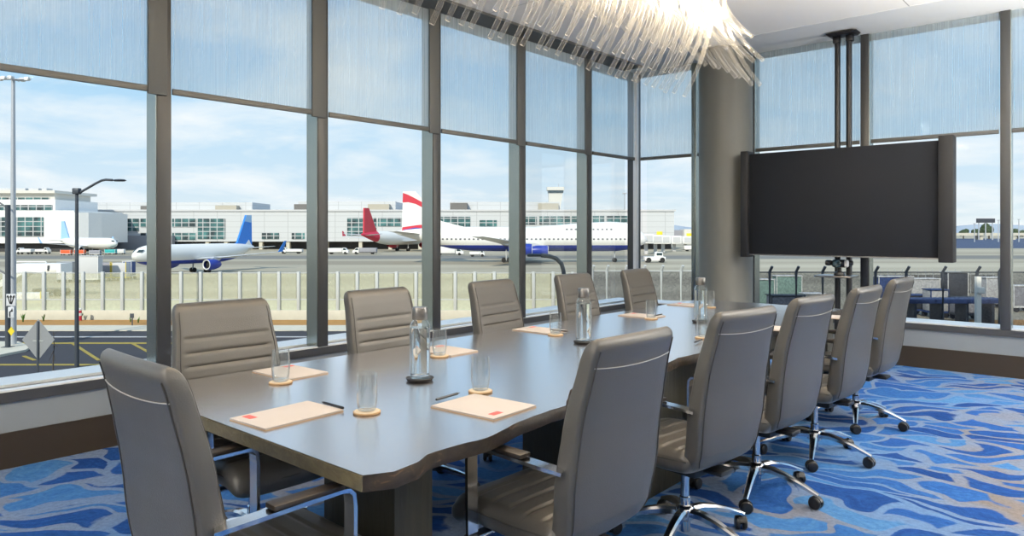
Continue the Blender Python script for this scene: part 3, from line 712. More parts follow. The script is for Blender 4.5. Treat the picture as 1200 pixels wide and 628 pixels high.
pen((511, 472), (540, 463.5), 'black pen lying along the window-side edge of the nearest right-hand notepad')
pen((650, 389), (662, 390), 'black pen at the end of the notepad before the third window-side chair', .0)
pen((766, 372), (778, 369.5), 'black pen at the end of the notepad before the fourth window-side chair', .0)
pen((815, 403), (823, 400), 'black pen beside the second right-hand chair back', .0)
def make_coaster(label, x, y):
    t = thing('cork_coaster', (x, y, TZ), 0, label, 'coaster', 'round cork coasters under the tumblers')
    MB().lathe([(.046, 0), (.048, .002), (.048, .007), (.046, .008)], 32).build('cork_disc', M['coaster'], t)
    MB().lathe([(.0445, .0078), (.0445, .0088)], 32).build('face', M['coastertop'], t)
    return t
def make_tumbler(label, x, y):
    t = tag(MB().lathe([(.0, .001), (.026, .001), (.031, .004), (.036, .03), (.0375, .055), (.037, .095), (.0345, .132), (.0335, .1325), (.0335, .130), (.0358, .095), (.0362, .055), (.0348, .032), (.0295, .013), (.02, .010), (0, .010)], 32, cap=False).build('tumbler', M['tumbler']), label, 'glass', 'clear tumblers on the coasters')
    t.location = (x, y, TZ+.0088); return t
gl = [(430, 484, 'before the head notepad'), (563, 459.5, 'behind the nearest right-hand notepad'), (329, 449, 'before the nearest window-side chair'),
      (515, 418, 'just right of the nearest water bottle'), (651, 393, 'before the third window-side chair, left of the middle bottle'),
      (763, 374, 'before the fourth window-side chair'), (832, 360.5, 'right of the farthest water bottle, by the column'), (824, 396.5, 'half hidden by the second right-hand chair back')]
c0 = g0 = None
for px, py, w in gl:
    p = ground(px, py, TZ)
    if c0 is None: c0 = make_coaster('round cork coaster '+w, p.x, p.y); g0 = make_tumbler('clear tumbler on a coaster '+w, p.x, p.y)
    else:
        dup(c0, (p.x, p.y, TZ), 0, 'round cork coaster '+w)
        dup(g0, (p.x, p.y, TZ+.0088), 0, 'clear tumbler on a coaster '+w)
def make_bottle(label, tl, x, y):
    tr = thing('bottle_coaster', (x, y, TZ), 0, tl, 'coaster', 'dark coasters under the water bottles')
    MB().lathe([(.050, 0), (.056, .006), (.060, .014), (.057, .0155), (.052, .011)], 36).build('dish', M['slate'], tr)
    b = thing('water_bottle', (x, y, TZ+.0115), 0, label, 'bottle', 'water bottles with steel caps down the table')
    MB().lathe([(.0, .0), (.040, .0), (.0445, .004), (.0445, .212), (.043, .227), (.036, .241), (.030, .249), (.029, .259), (.0275, .259), (.0285, .248), (.034, .239), (.041, .226), (.0425, .212), (.0425, .012), (.036, .009), (0, .009)], 40, cap=False).build('glass_body', M['bottle'], b)
    MB().lathe([(.0, .0100), (.034, .0100), (.0415, .014), (.0415, .217), (0, .217)], 40, cap=False).build('water', M['water'], b)
    MB().lathe([(.0315, .251), (.0325, .253), (.0325, .301), (.031, .304), (0, .304)], 36).build('cap', M['capmetal'], b)
    return b, tr
btl = [(492, 446, 'nearest water bottle with grey steel cap on the table', 'dark round coaster under the nearest water bottle'),
       (684, 402.5, 'middle water bottle with grey steel cap, behind the nearest right-hand chair', 'dark round coaster under the middle water bottle'),
       (821, 378, 'farthest water bottle with grey steel cap, in front of the column', 'dark round coaster under the farthest water bottle')]
b0 = None
for px, py, l, tl in btl:
    p = ground(px, py, TZ)
    if b0 is None: b0, tr0 = make_bottle(l, tl, p.x, p.y)
    else: dup(b0, (p.x, p.y, TZ+.0115), 0, l); dup(tr0, (p.x, p.y, TZ), 0, tl)

# ------------------------------------------------------------------ screen on poles
tv = thing('display_screen', (-2.25, 7.62, 0), 0, 'large dark wall-sized display with thicker end caps, hung on black poles before the window', 'screen')
x0, x1 = -3.178+2.25, -1.33+2.25
MB().box(((x0+x1)/2, .06, 1.695), (x1-x0+.02, .10, 1.115), .006).build('panel', M['tvblack'], tv)
MB().box(((x0+x1)/2, .006, 1.143), (x1-x0, .012, .012)).build('lower_trim', M['capmetal'], tv)
for x, w, zt in ((x0-.035, .085, .02), (x1+.045, .12, .035)):
    MB().box((x, .045, 1.70), (w, .17, 1.15+zt), .008).build('end_cap', M['tvcap'], tv)
MB().box((.0, .19, 1.9), (.5, .16, .06), .005).box((.0, .19, 1.5), (.5, .16, .06), .005).build('mount_bracket', M['polemetal'], tv)
st = thing('screen_stand', (-2.25, 7.98, 0), 0, 'pair of black poles from floor to ceiling carrying the display and a small shelf', 'stand')
pxs = [ground(982.5, 100, 2.0)]
def pole_x(px, Y): a = (px-600)/F; d = Y/(CY+a*SY); return (-SY+a*CY)*d
for px in (981.5, 995): MB().tube([(pole_x(px, 7.98)+2.25, 0, .02), (pole_x(px, 7.98)+2.25, 0, CZ-.02)], .029, 16).build('pole', M['polemetal'], st)
xc = (pole_x(981.5, 7.98)+pole_x(995, 7.98))/2+2.25
MB().box((xc, -.01, CZ-.035), (.25, .16, .03), .006, taper=(1.25, 1.2)).box((xc-.065, 0, CZ-.08), (.07, .07, .07), .01).box((xc+.065, 0, CZ-.08), (.07, .07, .07), .01).build('ceiling_plate', M['polemetal'], st)
MB().box((xc, 0, .015), (.7, .42, .03), .006).build('floor_base', M['polemetal'], st)
MB().box((xc-.02, -.17, .93), (.36, .30, .018), .004).build('shelf', M['capmetal'], st)
wc = thing('conference_camera', (pole_x(983, 7.78), 7.80, .9395), math.radians(25), 'black and white conference camera standing on the small shelf below the display', 'camera')
MB().lathe([(.05, 0), (.055, .01), (.05, .03), (.022, .045), (.022, .08)], 24).build('base', M['black'], wc)
MB().box((0, .0, .125), (.15, .10, .085), .03, seg=4).build('camera_body', M['black'], wc)
MB().lathe([(.0, 0), (.04, 0), (.042, .012), (.03, .02), (0, .016)], 24, T=Matrix.Translation((-.035, -.05, .125)) @ Matrix.Rotation(PI/2, 4, 'X')).build('lens', M['glassdark'], wc)
MB().box((.06, -.035, .125), (.045, .06, .08), .02, seg=3).build('white_side', M['white'], wc)
for s in (-1, 1): MB().box((s*.10, .02, .13), (.07, .06, .06), .02).build('side_arm', M['black'], wc)

# ------------------------------------------------------------------ chandelier
ch = thing('chandelier', (-2.26, 2.9, CZ), 0, 'long oval chandelier of curved clear rods glowing warm over the table', 'chandelier')
AX, YN0, YF0 = 0.0, -2.2, 1.98     # axis runs from YN0 to YF0 in local y
MB().box((0, (YN0+YF0)/2, -.02), (.5, YF0-YN0+.5, .04), .012).build('ceiling_canopy', M['canopy'], ch)
rodr = random.Random(5)
rods = []
def outline(u, hw):                # stadium outline, u in 0..1 -> point and outward normal
    Ls = YF0-YN0; per = 2*Ls+2*PI*hw; s = u*per
    if s < Ls: return Vector((hw, YN0+s)), Vector((1, 0))
    s -= Ls
    if s < PI*hw: a = s/hw; return Vector((hw*math.cos(a), YF0+hw*math.sin(a))), Vector((math.cos(a), math.sin(a)))
    s -= PI*hw
    if s < Ls: return Vector((-hw, YF0-s)), Vector((-1, 0))
    s -= Ls; a = PI+s/hw; return Vector((hw*math.cos(a), YN0+hw*math.sin(a))), Vector((math.cos(a), math.sin(a)))
tiers = [(.03, .270, -1.06, 84), (.03, .30, -.90, 66), (.03, .27, -.74, 46), (.03, .12, -.84, 14)]
for hw, out, drop, cnt in tiers:
    for k in range(cnt):
        p, nn = outline((k+rodr.uniform(-.2, .2))/cnt % 1.0, hw)
        o = out*rodr.uniform(.95, 1.05); dz = drop+rodr.uniform(-.02, .02); tw = rodr.uniform(-.012, .02)
        tg = Vector((-nn.y, nn.x)); wav = .012*math.sin(p.y*2.2+hw*20)
        path = []
        for i in range(13):
            u = i/12; q = p+nn*(o*u**2.9)+tg*(tw*u*u); path.append((q.x, q.y, -.03+(dz+wav*u)*(u**.92)))
        rods.append((path, (tg.x, tg.y, 0)))
def rod_mb(mb, rod): return mb.tube(rod[0], .0142, 10, up=rod[1])
rods.sort(key=lambda p: 0)
order = list(range(len(rods))); order.sort(key=lambda i: (Vector((rods[i][0][-1][0]-2.27, rods[i][0][-1][1]+2.9)).length if rods[i][0][-1][1] > -1.2 else 99))
first = set(order[:95])
for i in order[:95]: rod_mb(MB(), rods[i]).build('rod', M['rod'], ch)
rest = MB()
for i in order[95:]: rod_mb(rest, rods[i])
rest.build('rod_cluster', M['rod'], ch)['kind'] = 'stuff'
for k in range(9):
    y = YN0+.2+(YF0-YN0-.1)*k/8
    MB().lathe([(.0, -.55), (.018, -.545), (.027, -.52), (.024, -.49), (.012, -.46), (.012, -.04)], 14, (0, y, 0), cap=False).build('bulb', M['bulb'], ch)
    ld = bpy.data.lights.new('chandelier_light', 'POINT'); ld.energy = 21; ld.color = (1, .82, .60); ld.shadow_soft_size = .05
    lo = bpy.data.objects.new('chandelier_light', ld); COL.objects.link(lo); lo.parent = ch; lo.location = (0, y+.18, -.62)

# ------------------------------------------------------------------ the world outside
def eth(name, px, D, z, label, cat, group=None, turn=0.0):
    return thing(name, ext(rd(px, D), D, z), YAW+turn, label, cat, group)
def strip(name, d0, d1, r0, r1, z, m, skew=0.0):
    vs = [ext(r0, d0, z), ext(r1, d0, z), ext(r1+skew, d1, z), ext(r0+skew, d1, z), ext(r0, d0, z-.15), ext(r1, d0, z-.15), ext(r1+skew, d1, z-.15), ext(r0+skew, d1, z-.15)]
    o = MB().add(vs, [(0, 1, 2, 3), (7, 6, 5, 4), (0, 4, 5, 1), (1, 5, 6, 2), (2, 6, 7, 3), (3, 7, 4, 0)]).build(name, m, smooth=False); o['kind'] = 'structure'; return o
def gd(y): return F*8.5/(y-HY)
g = MB().box((0, 1500, -.5), (6000, 3200, 1)).build('ground_airfield', M['tarmac']); g['kind'] = 'structure'
g.location = (0, 0, GZ); g.rotation_euler = (0, 0, YAW)
strip('ground_street', 12, gd(388.5), -140, 140, GZ+.04, M['asphalt'])
strip('ground_kerb', gd(388.5), gd(382.5), -140, 140, GZ+.12, M['concrete'])
strip('ground_dirt', gd(382.5), gd(376), -140, 140, GZ+.10, M['dirt'])
strip('ground_far_apron', gd(291), gd(279.5), 160, 620, GZ+.03, M['bluepatch'])
strip('ground_taxiway', gd(303.5), gd(299.5), -260, 260, GZ+.02, mat('taxiway_grey', (.20, .19, .165), .9, noise=.1, nscale=.05))
strip('road_line_white', gd(395.8), gd(394.9), -60, 60, GZ+.06, M['linewhite'])
for y in (402.6, 428): strip('road_line_yellow', gd(y+.9), gd(y-.6), -60, 8, GZ+.06, M['yellow'])
for xa, xb in ((28, 41), (85, 116), (155, 190)):
    a = ext(rd(xa, gd(403 if xa > 50 else 418)), gd(403 if xa > 50 else 418), GZ+.07); b = ext(rd(xb, gd(423 if xa < 150 else 422)), gd(423 if xa < 150 else 422), GZ+.07)
    d = (b-a).normalized(); nrm = Vector((-d.y, d.x, 0))*.11
    o = MB().loft([[a-nrm-Vector((0, 0, .08)), a+nrm-Vector((0, 0, .08)), a+nrm, a-nrm], [b-nrm-Vector((0, 0, .08)), b+nrm-Vector((0, 0, .08)), b+nrm, b-nrm]]).build('road_line_diagonal', M['yellow'], smooth=False); o['kind'] = 'structure'
isl = [(-60, 403), (22, 403), (36, 409), (30, 413), (0, 419), (-60, 424)]
ip = [ext(rd(x, gd(y)), gd(y), 0) for x, y in isl]
o = MB().prism([(p.x, p.y) for p in ip], .2, Matrix.Translation((0, 0, GZ+.1))).build('ground_island', M['concrete']); o['kind'] = 'structure'

# barrier fence on its concrete wall
FD = 68.0
f1 = eth('barrier_fence', 330, FD, GZ, 'long pale see-through fence on a low concrete wall beyond the street', 'fence')
xs = [5.5+22.95*k for k in range(-3, 31)]
c0x = rd(330, FD)
zt, zb_, zm = zz(319.5, FD)-GZ, zz(363.3, FD)-GZ, zz(351, FD)-GZ
xa, xb = rd(xs[0], FD)-c0x, rd(xs[-1], FD)-c0x
MB().box(((xa+xb)/2, 0, zb_/2), (xb-xa, .5, zb_), .03).build('concrete_wall', M['concrete'], f1)
pm = MB().box((0, 0, (zt+zb_)/2+.05), (.30, .22, zt-zb_+.1), .03).build('post', M['steelpost'], f1); pm.location.x = rd(xs[0], FD)-c0x
for x in xs[1:]:
    q = pm.copy(); COL.objects.link(q); q.location.x = rd(x, FD)-c0x
pb = MB().box((-.19, .16, (zt+zb_)/2), (.16, .12, zt-zb_), .01).build('post_shadow_side', M['darkpost'], f1)  # dark strip standing in for the shaded side of each post
pb.location.x = rd(xs[0], FD)-c0x
for x in xs[1:]:
    q = pb.copy(); COL.objects.link(q); q.location.x = rd(x, FD)-c0x
MB().box(((xa+xb)/2, .08, (zt+zm)/2), (xb-xa, .02, zt-zm)).build('mesh_panel', M['fmesh'], f1)
MB().box(((xa+xb)/2, .08, (zm+zb_)/2), (xb-xa, .02, zm-zb_)).build('slat_panel', M['fslat'], f1)
for z, h in ((zt-.03, .07), (zm, .10)): MB().box(((xa+xb)/2, .08, z), (xb-xa, .06, h)).build('rail', M['steelpost'], f1)

def chain_fence(label, D, pxs, ytop, ybot, post_m, arms):
    c = (pxs[0]+pxs[-1])/2; t = eth('chain_link_fence', c, D, GZ, label, 'fence'); rc = rd(c, D)
    zt, zl = zz(ytop, D)-GZ, zz(ybot, D)-GZ
    for x in pxs:
        MB().tube([(rd(x, D)-rc, 0, 0), (rd(x, D)-rc, 0, zt+.05)]+([(rd(x, D)-rc+.12, -.25, zt+.5)] if arms else []), .12, 8).build('post', post_m, t)
    a, b = rd(pxs[0], D)-rc, rd(pxs[-1], D)-rc
    MB().box(((a+b)/2, .12, (zt+zl)/2), (b-a, .02, zt-zl)).build('mesh_panel', M['chain'], t)
    for z in (zt, zl): MB().box(((a+b)/2, .10, z), (b-a, .06, .09)).build('rail', post_m, t)
    MB().box(((a+b)/2, .2, zl/2), (b-a, .3, zl)).build('kerb_wall', M['darkpost'], t)
    return t
chain_fence('dark chain-link fence seen beside the corner post, beyond the far chairs', 64, [694, 711, 733, 754, 775, 798, 817, 838], 317.5, 353, M['steelpost'], True)
chain_fence('dark chain-link fence in front of the baggage carts, below the display', 60, [852, 874, 902, 933, 964, 994, 1026, 1062, 1105, 1145, 1171, 1205], 319, 388, M['darkpost'], True)

# street furniture
lp = eth('street_lamp', 90, 43.8, GZ, 'dark street lamp with a bent arm, in the leftmost window', 'street lamp', 'street lamps along the road')
h = zz(224, 43.8)-GZ
MB().tube([(0, 0, 0), (0, 0, h)], .115, 12, radii=[1.15, .8]).build('pole', M['lampgrey'], lp)
MB().box((0, 0, h), (.42, .36, .38), .06).build('junction', M['lampgrey'], lp)
k = 43.8/F
arm = MB().tube([((x-90)*k, 0, zz(y, 43.8)-GZ) for x, y in ((91, 227), (100, 222), (112, 215), (119, 211.5), (124, 210.5), (132, 211))], .075, 10, up=(0, 1, 0)).build('arm', M['lampgrey'], lp)
MB().lathe([(.0, -.06), (.30, -.05), (.42, 0), (.30, .05), (0, .07)], 20, T=Matrix.Translation(((140-90)*k, 0, zz(211.3, 43.8)-GZ)) @ Matrix.Diagonal((1.05, .5, 1.3, 1))).build('lamp_head', M['lampgrey'], lp)
lc = eth('street_lamp', 661, 30, GZ, 'black street lamp arm curving over behind the fourth window-side chair', 'street lamp', 'street lamps along the road')
k = 30/F
MB().tube([(0, 0, 0), (0, 0, zz(330, 30)-GZ)]+[((x-661)*k, 0, zz(y, 30)-GZ) for x, y in ((660.5, 318), (658, 309), (652, 303), (644, 300.2), (634, 299.2))], .09, 12, up=(0, 1, 0)).build('pole', M['lampgrey'], lc)
MB().box(((626-661)*k, 0, zz(299.0, 30)-GZ), (.62, .26, .12), .05).build('lamp_head', M['lampgrey'], lc)
mt = eth('light_mast', 15.5, 52, GZ, 'tall pale light mast with a floodlight cluster at the far left', 'light mast')
hm = zz(92, 52)-GZ; k = 52/F
MB().tube([(0, 0, 0), (0, 0, hm)], .22, 14, radii=[1.0, .55]).build('pole', M['galv'], mt)
MB().tube([(-.9, 0, hm-.05), (1.05, 0, hm-.05)], .06, 8).tube([(0, -.6, hm-.05), (0, .6, hm-.05)], .06, 8).build('crossbar', M['galv'], mt)
for x, y in ((-.95, 0), (-.45, -.3), (.1, -.4), (.5, .3), (1.05, 0)):
    MB().box((x, y, hm+.0), (.34, .36, .2), .05).box((x, y-.05, hm-.13), (.28, .3, .06), .02).build('floodlight', M['white'], mt)
sp = eth('sign_post', 9.2, 50.7, GZ, 'dark road post with traffic signs on the left kerb island', 'sign post')
k = 50.7/F
def lx(px): return (px-9.2)*k
def lz(y): return zz(y, 50.7)-GZ
MB().tube([(0, 0, .1), (0, 0, lz(240))], .17, 12).box((0, 0, .18), (.62, .62, .12), .03).build('pole', M['lampgrey'], sp)
MB().tube([(0, 0, lz(244)), (lx(-4), 0, lz(235)), (lx(-14), 0, lz(226))], .06, 8, up=(0, 1, 0)).build('upper_arm', M['lampgrey'], sp)
MB().tube([(0, 0, lz(322)), (lx(-2), 0, lz(316)), (lx(-12), 0, lz(309))], .07, 8, up=(0, 1, 0)).build('lower_arm', M['lampgrey'], sp)
s1 = MB().box((lx(15.5), -.22, lz(351)), (11*k, .03, 14*k), .004).build('lane_sign', M['signwhite'], sp)
a1 = MB()
for dx in (-3.4, 0, 3.4):
    a1.tube([(lx(15.5+dx*.25), -.245, lz(355.5)), (lx(15.5+dx), -.245, lz(347.5))], .035, 6, up=(0, 1, 0))
    a1.prism([(lx(15.5+dx)-.10, lz(348)), (lx(15.5+dx)+.10, lz(348)), (lx(15.5+dx*1.12), lz(345))], .02, Matrix.Translation((0, -.25, 0)) @ XZ)
a1.build('lane_arrows', M['black'], s1)
s2 = MB().box((lx(15.5), -.22, lz(365.5)), (7*k, .03, 12.5*k), .004).build('turn_sign', M['signwhite'], sp)
a2 = MB().tube([(lx(14.3), -.245, lz(370.5)), (lx(14.3), -.245, lz(365)), (lx(16.5), -.245, lz(363.5))], .045, 6, up=(0, 1, 0)).prism([(lx(15.6), lz(364.5)), (lx(17.8), lz(364.5)), (lx(16.9), lz(360.5))], .02, Matrix.Translation((0, -.25, 0)) @ XZ)
a2.build('turn_arrow', M['black'], s2)
r_ = 4.6*k
MB().prism([(lx(15.8)-r_*.85, lz(387.5)), (lx(15.8), lz(387.5)-r_*1.15), (lx(15.8)+r_*.85, lz(387.5)), (lx(15.8), lz(387.5)+r_*1.15)], .03, Matrix.Translation((0, -.22, 0)) @ XZ).build('diamond_marker', M['signyellow'], sp)
ds = eth('road_sign', 45, 34, GZ, 'grey back of a diamond road sign on a thin post outside the left window', 'road sign')
k = 34/F; zc = zz(398, 34)-GZ
MB().prism([(-19*k, zc), (0, zc-24*k), (19*k, zc), (0, zc+24*k)], .02, XZ).build('sign_plate', M['signgrey'], ds)
MB().box((0, -.05, (zc+.9)/2+.0), (.09, .05, zc+.9), .01).build('post', M['lampgrey'], ds)
MB().box((0, -.025, zc-.05), (.5, .02, .04)).build('bracket', M['steelpost'], ds)
sg = eth('roadside_sign', 155, 63, GZ, 'small dark sign on a short post in the dirt strip by the fence', 'road sign')
MB().tube([(0, 0, 0), (0, 0, 1.0)], .05, 8).build('post', M['darkpost'], sg); MB().box((0, -.06, .98), (.36, .04, .40), .01).build('sign_plate', M['darkpost'], sg)
dl = eth('traffic_drum', 93.6, 66.6, GZ, 'red and white traffic drum standing by the barrier fence', 'traffic drum')
MB().lathe([(.20, 0), (.2, .05), (.17, .06), (.17, .45)], 14).lathe([(.16, .70), (.16, .95)], 14).build('red_bands', M['redpaint'], dl); MB().lathe([(.165, .45), (.165, .70)], 14).lathe([(.155, .95), (.155, 1.1), (.05, 1.15)], 14).build('white_bands', M['white'], dl)
dl.location.z = GZ+.1
wr = random.Random(4)
for j, (px, y, s) in enumerate(((27, 378, .8), (51, 377, .7), (95, 375, .7), (153, 378, .4), (162, 379, .5))):
    D = gd(y+.5); t = eth('weed', px, D, GZ+.1, 'green weed growing in the dirt strip, '+['first right of the sign post', 'just right of the diamond road sign', 'beside the traffic drum', 'left of the mullion below the small dark sign', 'last before the first full mullion'][j], 'weed', 'weeds along the dirt strip')
    mb = MB()
    for q in range(14):
        a = wr.uniform(0, 2*PI); l = s*wr.uniform(.5, 1.1); x, yv = math.cos(a)*l*.35, math.sin(a)*l*.35
        mb.sweep([(0, 0, 0), (x*.5, yv*.5, l*.65), (x, yv, l)], [(-.05, 0), (0, .01), (.05, 0), (0, -.01)], scales=[1, .9, .15])
    mb.build('leaves', M['weed'], t)
sap = eth('bare_sapling', 62, 41, GZ, 'thin bare sapling standing between the diamond sign and the street lamp', 'sapling')
k = 41/F
def sl(px, y): return ((px-62)*k, 0, zz(y, 41)-GZ)
mb = MB().tube([(0, 0, 0), sl(62.5, 420), sl(63.5, 405), sl(62.5, 388)], .035, 6, radii=[1.2, 1, .8, .4])
for a, b in (((63, 402), (68, 407)), ((63.3, 398), (57, 396)), ((63, 415), (65, 423)), ((62.6, 411), (57, 424)), ((62.8, 392), (67, 389))):
    mb.tube([sl(*a), sl(*b)], .02, 5, radii=[1, .4])
mb.build('stem', mat('grey_brown_twig', (.07, .06, .05), .9, noise=.2), sap)

# ------------------------------------------------------------------ aircraft
def ellipse(x, cy, cz, ry, rz, n=28): return [(x, cy+ry*math.cos(2*PI*k/n), cz+rz*math.sin(2*PI*k/n)) for k in range(n)]
def airplane(name, r, D, heading, L, R, paint, fin_m, eng_m, n_eng, label, hump=False, fin_extra=None, fin_h=None, span=None, gear_h=None, belly_fair=None):
    t = thing(name, ext(r, D, GZ), YAW+heading, label, 'airplane', None)
    gh = gear_h or R*.95; zc = gh+R
    rings = []
    prof = [(0, .06, -.10), (.012, .34, -.06), (.03, .56, -.03), (.055, .76, 0), (.085, .90, 0), (.12, .98, 0), (.16, 1, 0), (.30, 1, 0), (.45, 1, 0), (.60, 1, 0), (.70, .98, .02), (.78, .88, .10), (.85, .70, .24), (.91, .50, .38), (.96, .30, .48), (.99, .16, .52), (1.0, .06, .53)]
    for u, s, up in prof:
        x = L/2-u*L; rz = R*s; cz = zc+up*R; rn = ellipse(x, 0, cz, R*s, rz, 32)
        if hump:
            hh = 0
            if .0 < u < .40: hh = .42*R*min(1, u/.06)*(1 if u < .24 else max(0, 1-(u-.24)/.16))
            rn = [(a, b*(1-.25*(hh/R) if c > cz else 1), c+(hh*((c-cz)/max(rz, .01))**1.0 if c > cz else 0)) for a, b, c in rn]
        rings.append(rn)
    # finer rings through interpolation
    fine = []
    for a, b in zip(rings, rings[1:]):
        for q in range(3): fine.append([tuple(p+(p2-p)*q/3 for p, p2 in zip(v, w)) for v, w in zip(a, b)])
    fine.append(rings[-1])
    MB().loft(fine).build('fuselage', paint, t, angle=60)
    span = span or L*.92
    for s in (-1, 1):
        cr = L*.17; pts = []
        secs = []
        for v, ch_, sw, dz in ((0, cr, 0, 0), (.35, cr*.62, L*.075, span*.012), (1, cr*.24, L*.235, span*.045)):
            y = s*(R*.5+v*(span/2-R*.5)); xf = L*.10-sw; th = ch_*(.11 if v < .5 else .085)
            secs.append([(xf, y, zc-R*.55+dz), (xf-ch_*.3, y, zc-R*.55+dz+th*.6), (xf-ch_*.65, y, zc-R*.55+dz+th*.4), (xf-ch_, y, zc-R*.55+dz), (xf-ch_*.6, y, zc-R*.55+dz-th*.35), (xf-ch_*.25, y, zc-R*.55+dz-th*.45)])
        w = MB().loft(secs).build('wing', M['wing'], t, angle=50)
        if not hump:
            y = s*span/2; xf = L*.10-L*.235
            MB().loft([[(xf, y-.06, zc-R*.55+span*.045), (xf-cr*.24, y-.06, zc-R*.55+span*.045), (xf-cr*.24, y+.06, zc-R*.55+span*.045), (xf, y+.06, zc-R*.55+span*.045)], [(xf-1.3, y+s*.5-.03, zc-R*.55+span*.045+2.2), (xf-1.9, y+s*.5-.03, zc-R*.55+span*.045+2.2), (xf-1.9, y+s*.5+.03, zc-R*.55+span*.045+2.2), (xf-1.3, y+s*.5+.03, zc-R*.55+span*.045+2.2)]]).build('winglet', fin_m, w)
        secs = []
        for v, ch_, sw, dz in ((0, L*.085, 0, 0), (1, L*.035, L*.075, span*.012)):
            y = s*(R*.25+v*span*.17); xf = -L*.395-sw; th = ch_*.09; z = zc+R*.42+dz
            secs.append([(xf, y, z), (xf-ch_*.4, y, z+th*.6), (xf-ch_, y, z), (xf-ch_*.4, y, z-th*.6)])
        MB().loft(secs).build('tailplane', M['wing'], t, angle=50)
        for q in range(n_eng//2):
            v = (.30, .60)[q] if n_eng == 4 else .30
            y = s*(R*.5+v*(span/2-R*.5)); el = L*.085 if n_eng == 4 else L*.11; er = R*.42 if n_eng == 4 else R*.55
            xf = L*.10-L*.235*v*.9+el*.72; z = max(er+.45, zc-R*.55-er*1.15+span*.03*v)
            T = Matrix.Translation((xf, y, z)) @ Matrix.Rotation(-PI/2, 4, 'Y')
            e = MB().lathe([(er*.93, -.0), (er*1.0, el*.12), (er*.98, el*.5), (er*.72, el*.85), (er*.5, el)], 24, T=T, cap=False).build('engine', eng_m, t)
            MB().lathe([(er*.72, el*.02), (er*.86, -.05), (er*.93, -.02), (er*.96, el*.06)], 24, T=T, cap=False).build('intake_lip', M['wing'], e)
            MB().lathe([(0, el*.10), (er*.25, el*.16), (er*.80, el*.2), (er*.80, el*.22), (0, el*.23)], 24, T=T, cap=False).build('fan', M['tyre'], e)
            MB().loft([[(xf-el*.15, y-.12, z+er*.8), (xf-el*.9, y-.12, z+er*.55), (xf-el*.9, y+.12, z+er*.55), (xf-el*.15, y+.12, z+er*.8)], [(xf-el*.6, y-.1, zc-R*.5+span*.012), (xf-el*1.3, y-.1, zc-R*.5+span*.012), (xf-el*1.3, y+.1, zc-R*.5+span*.012), (xf-el*.6, y+.1, zc-R*.5+span*.012)]]).build('pylon', M['wing'], e)
    fh = fin_h or L*.165
    zr = zc+R*.85
    root0, root1 = (-L*.335, -L*.475)
    fin = ([(root0+L*.12, zr+R*.08), (root0+1.2, zr+fh*.20)] if hump else [(root0+L*.05, zr-R*.05), (root0, zr+fh*.06)])+[ (root0-L*.085, zr+fh), (root0-L*.135, zr+fh), (root1, zr-R*.35), (root0, zr-R*.5)]
    th = R*.12
    fo = MB().prism(fin, th*2, XZ).build('tail_fin', fin_m, t, smooth=False)
    if fin_extra: fin_extra(fo, fin, th, zr, fh, root0, L)
    # cockpit glass
    for s in (-1, 1):
        cz0 = zc+R*(.30 if not hump else .86); xn = L/2-.034*L
        if hump: xn = L/2-.05*L
        ry = R*(.50 if not hump else .45)
        p = [(xn+.014*L, s*ry*.35, cz0), (xn-.004*L, s*ry*1.05, cz0+R*.03), (xn-.018*L, s*ry*1.12, cz0+R*.23), (xn-.003*L, s*ry*.4, cz0+R*.23)]
        MB().loft([[Vector(v)+Vector((.0, s*.0, 0)) for v in p], [Vector(v)*1+Vector((.18, s*.14, .04)) for v in p]]).build('cockpit_window', M['glassdark'], t, smooth=False)
    gears = [(L*.37, 0)] + [(-L*.01, s*R*1.0) for s in (-1, 1)] + ([(-L*.06, s*R*.5) for s in (-1, 1)] if hump else [])
    wr_ = R*.24 if not hump else .62
    for gx, gy in gears:
        T = Matrix.Translation((gx, gy, wr_)) @ Matrix.Rotation(PI/2, 4, 'X'); mb = MB()
        for dx in ((0,) if gx > L*.2 or not hump else (-wr_*1.15, wr_*1.15)):
            for off in (-.42, .42): mb.lathe([(wr_*.55, -.18), (wr_, -.12), (wr_, .12), (wr_*.55, .18)], 18, (dx, 0, off), T=T)
        gr = MB().tube([(gx, gy, wr_), (gx, gy, gh+R*.5)], .16, 8).build('landing_gear', M['wing'], t); mb.build('wheels', M['tyre'], gr)
    return t
pA = fuselage_paint('white_jet_blue_belly', (.03, .06, .42), 2.75)
pW = fuselage_paint('plain_white_jet', (.80, .79, .75), -5); pR = fuselage_paint('white_jet_red_tail', (.80, .79, .75), -5, None, (-18.5, (.55, .03, .07)))
p747 = fuselage_paint('jumbo_white_navy', (.022, .05, .36), 4.7, [(6.35, .42, -24, 29), (9.0, .42, 12, 25)])
def fin747(o, fin, th, zr, fh, r0, L):
    for s in (-1, 1):
        T = Matrix.Translation((0, s*(th+.03), 0)) @ XZ
        a = MB()
        X = lambda u, v: (r0-L*.085*v-L*(.14-.09*v)*u, zr+fh*v)
        a.prism([X(1.0, .96), X(.7, .92), X(.35, .84), X(.0, .72), X(.0, .52), X(.35, .66), X(.7, .71), X(1.0, .70)], .05, T)
        a.build('red_ribbon', M['redpaint'], o, smooth=False)['label'] = 'sweeping red band painted across the fin'
        b = MB().prism([X(.1, .12), X(.5, .10), X(.98, .04), X(1.0, -.10), X(.6, -.1), X(.1, -.02)], .05, T); b.build('lower_red_band', M['redpaint'], o, smooth=False)
        c = MB().prism([X(.3, -.0), X(.6, .03), X(.95, -.03), X(.95, -.08), X(.5, -.06)], .07, T); c.build('navy_band', M['navy'], o, smooth=False)
